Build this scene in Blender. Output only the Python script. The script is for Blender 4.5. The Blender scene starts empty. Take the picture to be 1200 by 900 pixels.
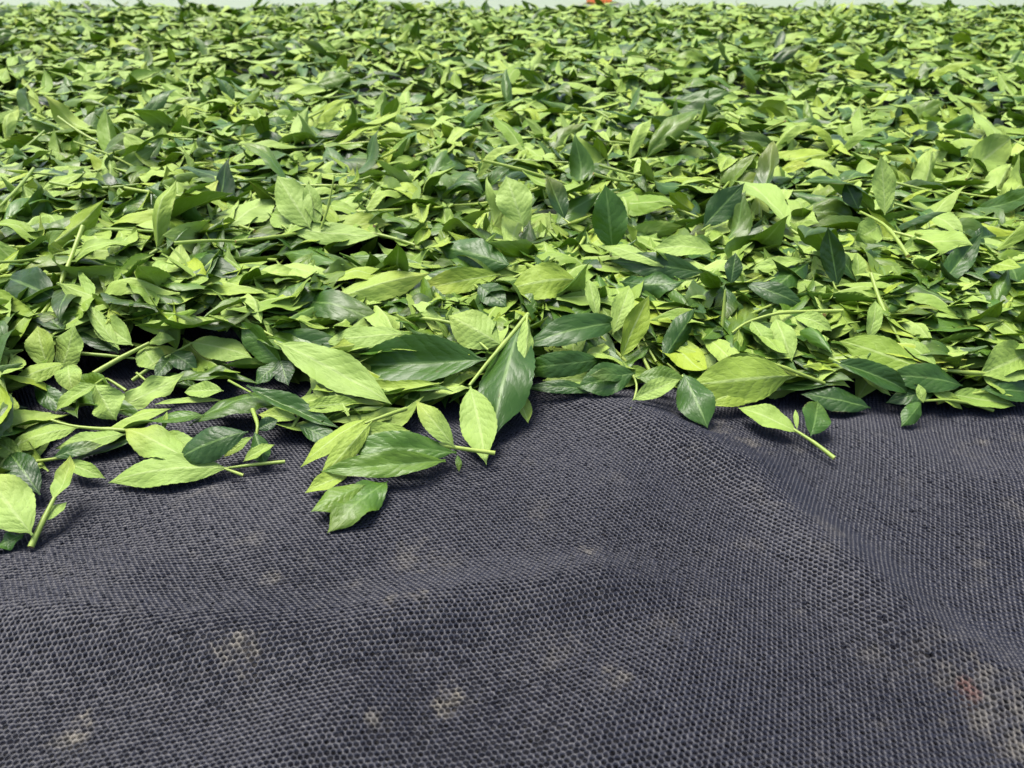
import bpy, math, random
import numpy as np
from mathutils import Vector, Matrix

random.seed(11)
rng = np.random.default_rng(11)
scene = bpy.context.scene
col = scene.collection
R = math.radians

# ------------------------------------------------------------------ camera
CAM_H = 0.25
PITCH = 29.9
FPX = 906.0                       # focal length in pixels of a 1200 px wide frame
cam_d = bpy.data.cameras.new('camera')
cam_d.sensor_width = 36.0
cam_d.lens = 36.0 * FPX / 1200.0
cam_d.clip_start = 0.01
cam_d.clip_end = 400.0
cam_d.dof.use_dof = True
cam_d.dof.focus_distance = 0.46
cam_d.dof.aperture_fstop = 16.0
cam = bpy.data.objects.new('camera', cam_d)
cam.location = (0, 0, CAM_H)
cam.rotation_euler = (R(90 - PITCH), 0, 0)
col.objects.link(cam)
scene.camera = cam

# ------------------------------------------------------------------ sky and sun (bright overcast)
SUN_EL, SUN_AZ = 72.0, -50.0       # azimuth of where the light comes from, degrees clockwise from +Y
world = bpy.data.worlds.new('World')
scene.world = world
world.use_nodes = True
wn, wl = world.node_tree.nodes, world.node_tree.links
sky = wn.new('ShaderNodeTexSky')
sky.sky_type = 'NISHITA'
sky.sun_disc = False
sky.sun_elevation = R(SUN_EL)
sky.sun_rotation = R(SUN_AZ)
sky.air_density = 1.0
sky.dust_density = 4.0
sky.ozone_density = 1.0
wl.new(sky.outputs[0], wn['Background'].inputs[0])
wn['Background'].inputs[1].default_value = 0.090
sun_d = bpy.data.lights.new('sun', 'SUN')
sun_d.energy = 1.5
sun_d.angle = R(30)
sun_d.color = (1.0, 0.98, 0.93)
sun = bpy.data.objects.new('sun', sun_d)
d = Vector((math.sin(R(SUN_AZ)) * math.cos(R(SUN_EL)), math.cos(R(SUN_AZ)) * math.cos(R(SUN_EL)), math.sin(R(SUN_EL))))
sun.rotation_euler = (-d).to_track_quat('-Z', 'Y').to_euler()
sun.location = d * 5
col.objects.link(sun)
vs = scene.view_settings
vs.view_transform = 'Standard'
vs.look = 'None'
vs.exposure = 1.74
vs.gamma = 1.0
vs.use_curve_mapping = False
scene.cycles.max_bounces = 8
scene.cycles.diffuse_bounces = 4
scene.cycles.transmission_bounces = 6
scene.cycles.use_denoising = True

# ------------------------------------------------------------------ helpers
SP, CP = math.sin(R(PITCH)), math.cos(R(PITCH))

def ray(px, py):
    u, v = (px - 600) / FPX, (450 - py) / FPX
    return np.array([u, CP + v * SP, -SP + v * CP])

def ground(px, py, h):
    """Where the sight line of a photo pixel meets the level h centimetres above the net."""
    r = ray(px, py)
    t = (h * 0.01 - CAM_H) / r[2]
    return np.array([0, 0, CAM_H]) + r * t

def upright(px, py, y):
    r = ray(px, py)
    return np.array([0, 0, CAM_H]) + r * (y / r[1])

def tag(o, label=None, cat=None, group=None, kind=None):
    for k, v in (('label', label), ('category', cat), ('group', group), ('kind', kind)):
        if v:
            o[k] = v
    return o

def link(name, data, parent=None, mat=None):
    o = bpy.data.objects.new(name, data)
    col.objects.link(o)
    if parent is not None:
        o.parent = parent
    if mat is not None and data is not None and not data.materials:
        for m in (mat if isinstance(mat, (list, tuple)) else [mat]):
            data.materials.append(m)
    return o

def mesh_np(name, verts, quads, uv=None, mats=None, attrs=None, smooth=True):
    """A mesh from numpy arrays: verts (n,3), quads (m,4), uv (n,2) per vertex, mats (m,)."""
    me = bpy.data.meshes.new(name)
    n, m = len(verts), len(quads)
    me.vertices.add(n)
    me.vertices.foreach_set('co', np.ascontiguousarray(verts, dtype=np.float32).ravel())
    k = quads.shape[1]
    me.loops.add(m * k)
    me.loops.foreach_set('vertex_index', np.ascontiguousarray(quads, dtype=np.int32).ravel())
    me.polygons.add(m)
    me.polygons.foreach_set('loop_start', np.arange(0, m * k, k, dtype=np.int32))
    me.polygons.foreach_set('loop_total', np.full(m, k, dtype=np.int32))
    if mats is not None:
        me.polygons.foreach_set('material_index', np.ascontiguousarray(mats, dtype=np.int32))
    me.polygons.foreach_set('use_smooth', np.full(m, smooth, dtype=bool))
    if uv is not None:
        l = me.uv_layers.new(name='UVMap')
        l.data.foreach_set('uv', np.ascontiguousarray(uv[quads.ravel()], dtype=np.float32).ravel())
    for nm, arr in (attrs or {}).items():
        a = me.attributes.new(nm, 'FLOAT', 'POINT')
        a.data.foreach_set('value', np.ascontiguousarray(arr, dtype=np.float32))
    me.update()
    me.validate()
    return me

# ------------------------------------------------------------------ node helper
class NT:
    def __init__(self, name):
        self.m = bpy.data.materials.new(name)
        self.m.use_nodes = True
        self.n, self.l = self.m.node_tree.nodes, self.m.node_tree.links
        self.b = self.n['Principled BSDF']
        self.out = self.n['Material Output']
    def put(self, sock, v):
        if hasattr(v, 'is_linked') or hasattr(v, 'links'):
            self.l.new(v, sock)
        else:
            sock.default_value = v
    def math(self, op, a, b=0.0, c=0.0, clamp=False):
        x = self.n.new('ShaderNodeMath'); x.operation = op; x.use_clamp = clamp
        self.put(x.inputs[0], a); self.put(x.inputs[1], b); self.put(x.inputs[2], c)
        return x.outputs[0]
    def mix(self, f, a, b, mode='MIX'):
        x = self.n.new('ShaderNodeMix'); x.data_type = 'RGBA'; x.blend_type = mode; x.clamp_factor = True
        self.put(x.inputs[0], f); self.put(x.inputs[6], a); self.put(x.inputs[7], b)
        return x.outputs[2]
    def rng(self, v, a, b, c=0.0, d=1.0, smooth=False):
        x = self.n.new('ShaderNodeMapRange')
        if smooth: x.interpolation_type = 'SMOOTHSTEP'
        for i, q in enumerate((v, a, b, c, d)): self.put(x.inputs[i], q)
        return x.outputs[0]
    def noise(self, vec, scale, detail=3.0, rough=0.55, w=None):
        x = self.n.new('ShaderNodeTexNoise')
        if w is not None:
            x.noise_dimensions = '4D'; self.put(x.inputs['W'], w)
        self.put(x.inputs['Vector'], vec); x.inputs['Scale'].default_value = scale
        x.inputs['Detail'].default_value = detail; x.inputs['Roughness'].default_value = rough
        return x.outputs['Fac']
    def attr(self, name):
        x = self.n.new('ShaderNodeAttribute'); x.attribute_name = name
        return x.outputs['Fac']
    def bump(self, h, strength, dist, normal=None):
        x = self.n.new('ShaderNodeBump')
        self.put(x.inputs['Height'], h); x.inputs['Strength'].default_value = strength
        x.inputs['Distance'].default_value = dist
        if normal is not None: self.l.new(normal, x.inputs['Normal'])
        return x.outputs[0]

def rgba(r, g, b): return (r, g, b, 1.0)

# ------------------------------------------------------------------ materials
def leaf_material(name, under):
    t = NT(name)
    uvn = t.n.new('ShaderNodeUVMap'); uvn.uv_map = 'UVMap'
    sep = t.n.new('ShaderNodeSeparateXYZ'); t.l.new(uvn.outputs[0], sep.inputs[0])
    oi = t.n.new('ShaderNodeObjectInfo')
    sc = t.n.new('ShaderNodeSeparateColor'); t.l.new(oi.outputs['Color'], sc.inputs[0])
    tone = t.math('ADD', t.attr('tone'), sc.outputs[0])            # 0..1 depth of green
    youth = t.math('ADD', t.attr('youth'), sc.outputs[1])          # 0..1 yellow-green young leaf
    seed = t.math('ADD', t.math('MULTIPLY', t.attr('seed'), 37.0), t.math('MULTIPLY', sc.outputs[2], 37.0))
    a = t.math('ABSOLUTE', t.math('SUBTRACT', t.math('MULTIPLY', sep.outputs[0], 2.0), 1.0))
    v = sep.outputs[1]
    side = t.math('MULTIPLY', t.math('SIGN', t.math('SUBTRACT', sep.outputs[0], 0.5)), 0.22)
    wob = t.math('MULTIPLY', t.math('SUBTRACT', t.noise(uvn.outputs[0], 6.0, 3.0, 0.6, seed), 0.5), 1.7)
    # pinnate veins sweep towards the tip
    q = t.math('ADD', t.math('ADD', t.math('SUBTRACT', t.math('MULTIPLY', v, t.math('ADD', 7.0, t.math('MULTIPLY', t.math('FRACT', seed), 3.5))), t.math('MULTIPLY', a, 1.7)), side), wob)
    puff = t.math('ABSOLUTE', t.math('SINE', t.math('MULTIPLY', q, math.pi)))
    vein = t.rng(puff, 0.0, 0.22, 1.0, 0.0, True)
    vein = t.math('MULTIPLY', vein, t.rng(a, 0.55, 0.95, 1.0, 0.0))
    rib = t.rng(a, 0.035, 0.10, 1.0, 0.0, True)
    fine = t.noise(uvn.outputs[0], 38.0, 3.0, 0.6, seed)
    blot = t.noise(uvn.outputs[0], 3.2, 3.0, 0.6, seed)
    if under:
        lo, hi, yg = rgba(0.150, 0.275, 0.026), rgba(0.385, 0.530, 0.128), rgba(0.36, 0.46, 0.034)
    else:
        lo, hi, yg = rgba(0.007, 0.031, 0.008), rgba(0.063, 0.158, 0.014), rgba(0.20, 0.30, 0.016)
    base = t.mix(tone, lo, hi)
    base = t.mix(youth, base, yg)
    base = t.mix(t.math('MULTIPLY', t.rng(blot, 0.35, 0.7), 0.35), base, t.mix(0.6, base, rgba(0.20, 0.30, 0.035) if under else rgba(0.07, 0.14, 0.02)))
    vcol = rgba(0.42, 0.53, 0.18) if under else rgba(0.10, 0.20, 0.045)
    base = t.mix(t.math('MULTIPLY', vein, 0.20 if under else 0.20), base, vcol)
    base = t.mix(t.math('MULTIPLY', rib, 0.55), base, rgba(0.46, 0.57, 0.20) if under else rgba(0.20, 0.33, 0.08))
    base = t.mix(t.rng(fine, 0.3, 0.75, 0.0, 0.22), base, t.mix(0.5, base, rgba(0.02, 0.05, 0.01)))
    # browned, nibbled margin here and there
    edge = t.math('MULTIPLY', t.rng(a, 0.90, 1.0), t.rng(t.noise(uvn.outputs[0], 2.3, 2.0, 0.5, seed), 0.60, 0.72))
    base = t.mix(t.math('MULTIPLY', edge, 0.55), base, rgba(0.16, 0.09, 0.03))
    spot = t.math('MULTIPLY', t.rng(t.noise(uvn.outputs[0], 11.0, 2.0, 0.5, t.math('ADD', seed, 5.0)), 0.715, 0.76), 0.7)
    base = t.mix(spot, base, rgba(0.10, 0.055, 0.018))
    # yellowing that runs in from one end on some leaves
    yel = t.math('MULTIPLY', t.rng(t.math('FRACT', t.math('MULTIPLY', seed, 3.7)), 0.80, 1.0), t.rng(v, 0.35, 1.0))
    base = t.mix(t.math('MULTIPLY', yel, 0.6), base, rgba(0.40, 0.42, 0.05) if under else rgba(0.24, 0.27, 0.025))
    h = t.math('ADD', t.math('MULTIPLY', puff, 0.8), t.math('MULTIPLY', fine, 0.30))
    nrm = t.bump(h, 0.38 if under else 0.34, 0.0006)
    nrm = t.bump(blot, 0.35 if under else 0.16, 0.004, nrm)
    t.put(t.b.inputs['Base Color'], base)
    t.put(t.b.inputs['Roughness'], t.rng(fine, 0.3, 0.7, 0.50, 0.62) if under else t.rng(blot, 0.3, 0.7, 0.32, 0.46))
    t.b.inputs['Specular IOR Level'].default_value = 0.28 if under else 0.45
    t.l.new(nrm, t.b.inputs['Normal'])
    tr = t.n.new('ShaderNodeBsdfTranslucent')
    t.put(tr.inputs['Color'], t.mix(0.6, base, rgba(0.30, 0.46, 0.03)))
    mx = t.n.new('ShaderNodeMixShader'); mx.inputs[0].default_value = 0.26
    t.l.new(t.b.outputs[0], mx.inputs[1]); t.l.new(tr.outputs[0], mx.inputs[2])
    t.l.new(mx.outputs[0], t.out.inputs['Surface'])
    return t.m

def stem_material():
    t = NT('stem_green')
    tc = t.n.new('ShaderNodeTexCoord')
    uvn = t.n.new('ShaderNodeUVMap'); uvn.uv_map = 'UVMap'
    sep = t.n.new('ShaderNodeSeparateXYZ'); t.l.new(uvn.outputs[0], sep.inputs[0])
    oi = t.n.new('ShaderNodeObjectInfo')
    sc = t.n.new('ShaderNodeSeparateColor'); t.l.new(oi.outputs['Color'], sc.inputs[0])
    tone = t.math('ADD', t.attr('tone'), sc.outputs[0])
    nz = t.noise(tc.outputs['Object'], 160.0, 4.0, 0.6)
    base = t.mix(tone, rgba(0.13, 0.22, 0.03), rgba(0.34, 0.42, 0.075))
    base = t.mix(t.rng(nz, 0.35, 0.75, 0.0, 0.5), base, rgba(0.17, 0.26, 0.035))
    cut = t.rng(sep.outputs[1], 0.02, 0.035, 1.0, 0.0)
    base = t.mix(cut, base, rgba(0.33, 0.22, 0.08))
    t.put(t.b.inputs['Base Color'], base)
    t.b.inputs['Roughness'].default_value = 0.45
    t.b.inputs['Specular IOR Level'].default_value = 0.4
    t.l.new(t.bump(nz, 0.4, 0.0006), t.b.inputs['Normal'])
    return t.m

def net_material(name, thread):
    t = NT(name)
    tc = t.n.new('ShaderNodeTexCoord')
    co = tc.outputs['Object']
    big = t.noise(co, 9.0, 4.0, 0.6)
    mid = t.noise(co, 45.0, 4.0, 0.65)
    fine = t.noise(co, 900.0, 3.0, 0.6)
    fleck = t.noise(co, 210.0, 2.0, 0.5)
    base = t.mix(big, rgba(0.0085, 0.0095, 0.0180), rgba(0.0160, 0.0172, 0.0265))
    base = t.mix(t.rng(mid, 0.30, 0.70, 0.0, 0.5), base, rgba(0.023, 0.024, 0.031))
    base = t.mix(t.rng(fleck, 0.45, 0.75, 0.0, 0.45), base, rgba(0.008, 0.009, 0.016))
    # dried mud dust caught in the weave
    dusty = t.math('MULTIPLY', t.rng(mid, 0.55, 0.72), t.rng(t.noise(co, 26.0, 3.0, 0.6), 0.50, 0.68))
    dust = t.math('MULTIPLY', dusty, 0.40)
    for (x, y, r, s) in STAINS:
        vm = t.n.new('ShaderNodeVectorMath'); vm.operation = 'DISTANCE'
        mp = t.n.new('ShaderNodeCombineXYZ')
        sp = t.n.new('ShaderNodeSeparateXYZ'); t.l.new(co, sp.inputs[0])
        t.l.new(sp.outputs[0], mp.inputs[0]); t.l.new(sp.outputs[1], mp.inputs[1])
        t.l.new(mp.outputs[0], vm.inputs[0]); vm.inputs[1].default_value = (x, y, 0)
        dd = t.math('ADD', vm.outputs['Value'], t.math('MULTIPLY', t.math('SUBTRACT', t.noise(co, 130.0, 3.0, 0.6), 0.5), r * 3.2))
        dust = t.math('MAXIMUM', dust, t.math('MULTIPLY', t.rng(dd, r * 0.1, r, s * 0.85, 0.0, True), t.rng(fleck, 0.38, 0.58, 0.25, 1.0)))
    base = t.mix(dust, base, rgba(0.15, 0.135, 0.105))
    for (x, y, r, s) in RUST:
        vm = t.n.new('ShaderNodeVectorMath'); vm.operation = 'DISTANCE'
        mp = t.n.new('ShaderNodeCombineXYZ')
        sp = t.n.new('ShaderNodeSeparateXYZ'); t.l.new(co, sp.inputs[0])
        t.l.new(sp.outputs[0], mp.inputs[0]); t.l.new(sp.outputs[1], mp.inputs[1])
        t.l.new(mp.outputs[0], vm.inputs[0]); vm.inputs[1].default_value = (x, y, 0)
        base = t.mix(t.rng(vm.outputs['Value'], r * 0.2, r, s * 0.7, 0.0, True), base, rgba(0.12, 0.045, 0.024))
    t.put(t.b.inputs['Roughness'], t.rng(fine, 0.3, 0.7, 0.40, 0.58))
    t.b.inputs['Specular IOR Level'].default_value = 0.40
    if not thread: t.b.inputs['Specular IOR Level'].default_value = 0.08
    if thread:
        t.put(t.b.inputs['Base Color'], base)
        t.l.new(t.bump(fine, 0.25, 0.0003), t.b.inputs['Normal'])
    else:
        # second, lower layer of the same net: a loose open weave
        vo = t.n.new('ShaderNodeTexVoronoi'); vo.inputs['Scale'].default_value = 330.0
        t.l.new(co, vo.inputs['Vector'])
        hole = t.rng(vo.outputs['Distance'], 0.25, 0.42, 1.0, 0.0)
        t.put(t.b.inputs['Base Color'], t.mix(hole, t.mix(0.6, base, rgba(0.012, 0.012, 0.016)), rgba(0.004, 0.004, 0.005)))
        t.l.new(t.bump(vo.outputs['Distance'], 0.8, 0.001), t.b.inputs['Normal'])
    return t.m

def concrete_material():
    t = NT('pale_concrete')
    tc = t.n.new('ShaderNodeTexCoord')
    a = t.noise(tc.outputs['Object'], 1.3, 5.0, 0.65)
    b = t.noise(tc.outputs['Object'], 60.0, 4.0, 0.6)
    base = t.mix(a, rgba(0.165, 0.21, 0.13), rgba(0.22, 0.26, 0.175))
    base = t.mix(t.rng(b, 0.4, 0.7, 0.0, 0.3), base, rgba(0.22, 0.24, 0.20))
    t.put(t.b.inputs['Base Color'], base)
    t.b.inputs['Roughness'].default_value = 0.85
    t.l.new(t.bump(b, 0.4, 0.003), t.b.inputs['Normal'])
    return t.m

def plastic_material(name, c):
    t = NT(name)
    tc = t.n.new('ShaderNodeTexCoord')
    nz = t.noise(tc.outputs['Object'], 30.0, 4.0, 0.6)
    t.put(t.b.inputs['Base Color'], t.mix(t.rng(nz, 0.4, 0.7, 0.0, 0.4), rgba(*c), rgba(c[0] * 0.7, c[1] * 0.75, c[2] * 0.8)))
    t.b.inputs['Roughness'].default_value = 0.45
    tr = t.n.new('ShaderNodeBsdfTranslucent'); tr.inputs['Color'].default_value = rgba(*c)
    mx = t.n.new('ShaderNodeMixShader'); mx.inputs[0].default_value = 0.45
    t.l.new(t.b.outputs[0], mx.inputs[1]); t.l.new(tr.outputs[0], mx.inputs[2])
    t.l.new(mx.outputs[0], t.out.inputs['Surface'])
    return t.m

def gxy(px, py):
    g = ground(px, py, 0.0)
    return float(g[0]), float(g[1])

STAINS = [(*gxy(285, 772), 0.0105, 0.85), (*gxy(82, 862), 0.0095, 0.85), (*gxy(525, 815), 0.0085, 0.8), (*gxy(440, 845), 0.006, 0.5),
          (*gxy(500, 715), 0.006, 0.5), (*gxy(460, 718), 0.006, 0.45), (*gxy(690, 650), 0.006, 0.5), (*gxy(840, 505), 0.014, 0.45),
          (*gxy(880, 522), 0.012, 0.45), (*gxy(1165, 830), 0.020, 0.5), (*gxy(1190, 865), 0.012, 0.75), (*gxy(1120, 800), 0.012, 0.35),
          (*gxy(480, 650), 0.016, 0.3), (*gxy(320, 680), 0.007, 0.5), (*gxy(720, 800), 0.008, 0.45), (*gxy(780, 740), 0.010, 0.3), (*gxy(650, 770), 0.014, 0.25)]
RUST = [(*gxy(1128, 808), 0.0045, 0.7), (*gxy(1140, 818), 0.004, 0.6)]

M_UP = leaf_material('leaf_upper', False)
M_DN = leaf_material('leaf_under', True)
M_STEM = stem_material()
M_THREAD = net_material('net_thread', True)
M_SHEET = net_material('net_lower_layer', False)
M_CONC = concrete_material()
M_ORANGE = plastic_material('orange_plastic', (0.86, 0.45, 0.22))

# ------------------------------------------------------------------ the ground and the net
def seg_dist(x, y, pts):
    """Signed-ish distance from points to a polyline, and the parameter along it (0..1)."""
    best = np.full(x.shape, 9.0); tt = np.zeros(x.shape)
    n = len(pts) - 1
    for i in range(n):
        (ax, ay), (bx, by) = pts[i], pts[i + 1]
        dx, dy = bx - ax, by - ay
        L2 = dx * dx + dy * dy
        s = np.clip(((x - ax) * dx + (y - ay) * dy) / L2, 0, 1)
        dd = np.hypot(x - ax - s * dx, y - ay - s * dy)
        m = dd < best
        best = np.where(m, dd, best); tt = np.where(m, (i + s) / n, tt)
    return best, tt

RIDGES = [   # (polyline on the ground, height, half width)
    ([gxy(-260, 700), gxy(0, 728), gxy(200, 748), gxy(400, 742), gxy(560, 702), gxy(700, 690), gxy(800, 700)], 0.0098, 0.019),
    ([gxy(600, 440), gxy(760, 500), gxy(880, 560), gxy(960, 640), gxy(1060, 735), gxy(1180, 800), gxy(1380, 850)], 0.0092, 0.018),
    ([gxy(-200, 660), gxy(60, 668), gxy(230, 690)], 0.003, 0.012),
    ([gxy(660, 900), gxy(760, 800), gxy(800, 740)], 0.0035, 0.02),
    ([gxy(1000, 480), gxy(1120, 560), gxy(1320, 600)], 0.0040, 0.022),
    ([gxy(200, 960), gxy(360, 860), gxy(470, 800)], 0.0030, 0.018),
]

def net_h(x, y):
    x = np.asarray(x, dtype=float); y = np.asarray(y, dtype=float)
    h = np.zeros(x.shape)
    for pts, amp, w in RIDGES:
        dd, t = seg_dist(x, y, pts)
        h += amp * np.exp(-(dd / w) ** 2) * np.clip(np.minimum(t, 1 - t) * 5 + 0.25, 0, 1)
    h += 0.0022 * np.sin(x * 23 + 1.3 + 2 * np.sin(y * 11)) * np.sin(y * 19 + 0.4 + np.sin(x * 9))
    h += 0.0008 * np.sin(x * 71 + y * 33) * np.sin(y * 64 - x * 21 + 1.0)
    return h

# concrete yard, one sheet out to the horizon
g = 150.0
yard = link('ground', mesh_np('ground', np.array([[-g, -g, -0.012], [g, -g, -0.012], [g, g, -0.012], [-g, g, -0.012]], float), np.array([[0, 1, 2, 3]])), None, M_CONC)
tag(yard, kind='structure')

NET_X, NET_Y0, NET_Y1 = 3.4, -0.6, 3.5
nx, ny = 171, 202
gx, gy = np.meshgrid(np.linspace(-NET_X, NET_X, nx), np.linspace(NET_Y0, NET_Y1, ny))
# a finer patch near the camera keeps the folds of both layers together
def sheet(xs, ys, dz, name):
    X, Y = np.meshgrid(xs, ys)
    Yw = Y + np.where(Y > NET_Y1 - 0.01, 0.03 * np.sin(X * 2.1) + 0.015 * np.sin(X * 5.3 + 1), 0)
    Z = net_h(X, Y) + dz + np.where(Y > NET_Y1 - 0.25, 0.008 * np.sin(X * 3.7 + 0.6) ** 2, 0)
    V = np.stack([X, Yw, Z], -1).reshape(-1, 3)
    a, b = len(ys), len(xs)
    i = np.arange(a * b).reshape(a, b)
    Q = np.stack([i[:-1, :-1], i[:-1, 1:], i[1:, 1:], i[1:, :-1]], -1).reshape(-1, 4)
    return mesh_np(name, V, Q)
xs = np.unique(np.concatenate([np.linspace(-NET_X, -0.8, 40), np.linspace(-0.8, 0.8, 180), np.linspace(0.8, NET_X, 40)]))
ys = np.unique(np.concatenate([np.linspace(NET_Y0, 0.05, 24), np.linspace(0.05, 0.75, 90), np.linspace(0.75, NET_Y1, 60)]))
net = link('net', sheet(xs, ys, -0.0055, 'net_lower_layer'), None, M_SHEET)
tag(net, 'dark blue-grey woven plastic net spread under the whole heap of tea leaves', 'net')

def weave():
    """The open weave of the net: every mesh opening a ring of thread, out to where it disappears under the leaves."""
    p, r = 0.00236, 0.00210
    ang = R(9.0)
    ca, sa = math.cos(ang), math.sin(ang)
    I, J = np.meshgrid(np.arange(-390, 391), np.arange(-90, 400))
    cx = (I + 0.5 * (J % 2)) * p
    cy = J * r
    X = cx * ca - cy * sa; Y = cx * sa + cy * ca
    # in view, with a hand's width to spare on each side
    hw = 0.05 + 0.68 * (Y * CP + CAM_H * SP)
    keep = (Y > 0.125) & (Y < 0.66) & (np.abs(X) < hw) & (Y < 0.48 + 0.14 * (np.abs(X + 0.13) < 0.25))
    cx, cy = cx[keep], cy[keep]
    n = len(cx)
    out6 = [(0, 2 / 3), (-0.5, 1 / 3), (-0.5, -1 / 3), (0, -2 / 3), (0.5, -1 / 3), (0.5, 1 / 3)]
    ov = np.stack([np.stack([cx + ax * p, cy + ay * r], -1) for ax, ay in out6], 1)       # n,6,2
    key = np.round(ov.reshape(-1, 2) / (p * 0.1)).astype(np.int64)
    key = key[:, 0] * 100003 + key[:, 1]
    _, first, inv = np.unique(key, return_index=True, return_inverse=True)
    O = ov.reshape(-1, 2)[first]
    no = len(O)
    O = O + rng.normal(0, p * 0.035, O.shape)
    size = np.clip(rng.normal(0.68, 0.07, n), 0.42, 0.82)
    # slow changes in how far the weave is pulled open
    size *= 1.0 + 0.12 * np.sin(cx * 37 + 1.0) * np.sin(cy * 41 + 0.5)
    jit = rng.normal(0, p * 0.05, (n, 1, 2))
    inner = np.stack([np.stack([cx + ax * p * size, cy + ay * r * size * 0.92], -1) for ax, ay in out6], 1) + jit + rng.normal(0, p * 0.02, (n, 6, 2))
    P = np.concatenate([O, inner.reshape(-1, 2)])
    x = P[:, 0] * ca - P[:, 1] * sa; y = P[:, 0] * sa + P[:, 1] * ca
    # the knit lines run slightly bowed, as pulled cloth does
    x2 = x + 0.004 * np.sin(y * 17 + 0.8) + 0.0018 * np.sin(x * 21 + y * 30)
    y2 = y + 0.006 * np.sin(x * 9 + 0.3) + 0.0015 * np.sin(x * 34 - y * 12)
    z = net_h(x2, y2)
    z[:no] += rng.normal(0, 0.00010, no) + 0.00025
    z[no:] += -0.00080 + rng.normal(0, 0.00006, n * 6)
    # the cross threads lie over the others: lift the sides of each opening unevenly
    V = np.stack([x2, y2, z], -1)
    inv = inv.reshape(n, 6)
    k = np.arange(6)
    k2 = (k + 1) % 6
    ii = no + np.arange(n)[:, None] * 6
    Q = np.stack([inv[:, k], inv[:, k2], ii + k2, ii + k], -1).reshape(-1, 4)
    return mesh_np('weave', V, Q)

wv = link('weave', weave(), net, M_THREAD)
tag(wv, kind='stuff')

# ------------------------------------------------------------------ tea leaves
US_HI = np.array([-1, -.88, -.64, -.34, -.05, .05, .34, .64, .88, 1.0])
US_MID = np.array([-1, -.52, 0, .52, 1.0])
US_LO = np.array([-1, 0, 1.0])
N_HI, N_MID, N_LO = 41, 11, 7

def leaf_arrays(n, us, hw=0.2, bend=20, late=0.0, fold=12, recurve=25, twist=0, wave=0.0, wf=2.0, ph=0.0, sweep=0.0, serr=0.0, tip=1.0, arc=False, scurve=0.0, pucker=0.009):
    """A tea leaf, base at the origin and tip at (1,0,0), upper face +Z. Angles in degrees: bend arches the blade,
    fold lifts both halves, recurve rolls the margins back, twist turns tip against base."""
    v = np.linspace(0, 1, n)
    v = v ** 0.93
    e = 0.84 + 0.72 * v ** 1.5 * tip
    pet = 0.05
    vv = np.clip((v - pet) / (1 - pet), 0, 1)
    p = (np.clip(4 * vv ** 0.94 * (1 - vv ** 1.02), 0, None)) ** e
    W = hw * p + 0.011 * (1 - v) ** 0.5 + 0.0015
    # centre line
    m = 120
    s = np.linspace(0, 1, m)
    al = -R(bend) * ((s - 0.5) + late * (s ** 3 - 0.25) * 2)
    al = al + R(scurve) * np.sin(2 * np.pi * s)
    sw = R(sweep) * (s - 0.5)
    dx, dz, dy = np.cos(al) * np.cos(sw), np.sin(al), np.cos(al) * np.sin(sw)
    c = np.stack([np.concatenate([[0], np.cumsum(0.5 * (q[1:] + q[:-1]))]) / (m - 1) for q in (dx, dy, dz)], -1)
    end = c[-1]
    L = np.linalg.norm(end)
    ex = end / L
    if arc: L = 1.0
    ey = np.cross([0, 0, 1.0], ex); ey /= np.linalg.norm(ey)
    ez = np.cross(ex, ey)
    F = np.stack([ex, ey, ez])
    c = (c @ F.T) / L
    C = np.stack([np.interp(v, s, c[:, i]) for i in range(3)], -1)
    T = np.gradient(c, s, axis=0)
    T = np.stack([np.interp(v, s, T[:, i]) for i in range(3)], -1)
    T /= np.linalg.norm(T, axis=1)[:, None]
    S = np.cross(np.array([0, 0, 1.0])[None], T); S /= np.linalg.norm(S, axis=1)[:, None]
    N = np.cross(T, S)
    tw = R(twist) * (v - 0.35)
    S, N = S * np.cos(tw)[:, None] + N * np.sin(tw)[:, None], N * np.cos(tw)[:, None] - S * np.sin(tw)[:, None]
    U = us[None, :]
    A = np.abs(U)
    Wg = np.repeat(W[:, None], len(us), 1)
    if serr:
        k = np.arange(n)
        tooth = 1 - serr * (k % 3) / 2
        Wg = Wg * np.where(A > 0.95, tooth[:, None], 1)
    beta = R(fold) - R(recurve) * A * 0.5
    Yl = Wg * U * np.cos(beta)
    Zl = Wg * A * np.sin(beta)
    Zl = Zl + wave * W[:, None] * A ** 2 * np.sin(2 * np.pi * wf * v[:, None] + ph + 0.9 * np.sign(U))
    lump = np.sin(2 * np.pi * (1.35 * v[:, None] + 0.45 * U) + ph * 1.7) + 0.7 * np.sin(2 * np.pi * (2.7 * v[:, None] - 0.8 * U) + ph * 2.9) + 0.5 * np.sin(2 * np.pi * (4.6 * v[:, None] + 0.9 * U) + ph * 4.1)
    Zl = Zl + pucker * lump * p[:, None]
    P = C[:, None] + Yl[..., None] * S[:, None] + Zl[..., None] * N[:, None]
    th = 0.0026
    rib = np.where(A < 0.1, 1.0, 0.0) * (1 - v[:, None]) * (0.007 if len(us) > 6 else 0.0)
    top = P + N[:, None] * ((th * (1.15 - A ** 4)) - rib * 0.4)[..., None]
    bot = P - N[:, None] * ((th * (1.15 - A ** 4)) + rib)[..., None]
    k = len(us)
    i = np.arange(n * k).reshape(n, k)
    Qt = np.stack([i[:-1, :-1], i[1:, :-1], i[1:, 1:], i[:-1, 1:]], -1).reshape(-1, 4)
    Qb = Qt[:, [0, 3, 2, 1]] + n * k
    uv = np.stack([np.broadcast_to(us[None] * 0.5 + 0.5, (n, k)), np.broadcast_to(v[:, None], (n, k))], -1).reshape(-1, 2)
    V = np.concatenate([top.reshape(-1, 3), bot.reshape(-1, 3)])
    return V, np.concatenate([Qt, Qb]), np.concatenate([uv, uv]), np.concatenate([np.zeros(len(Qt), int), np.ones(len(Qb), int)])

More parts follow.
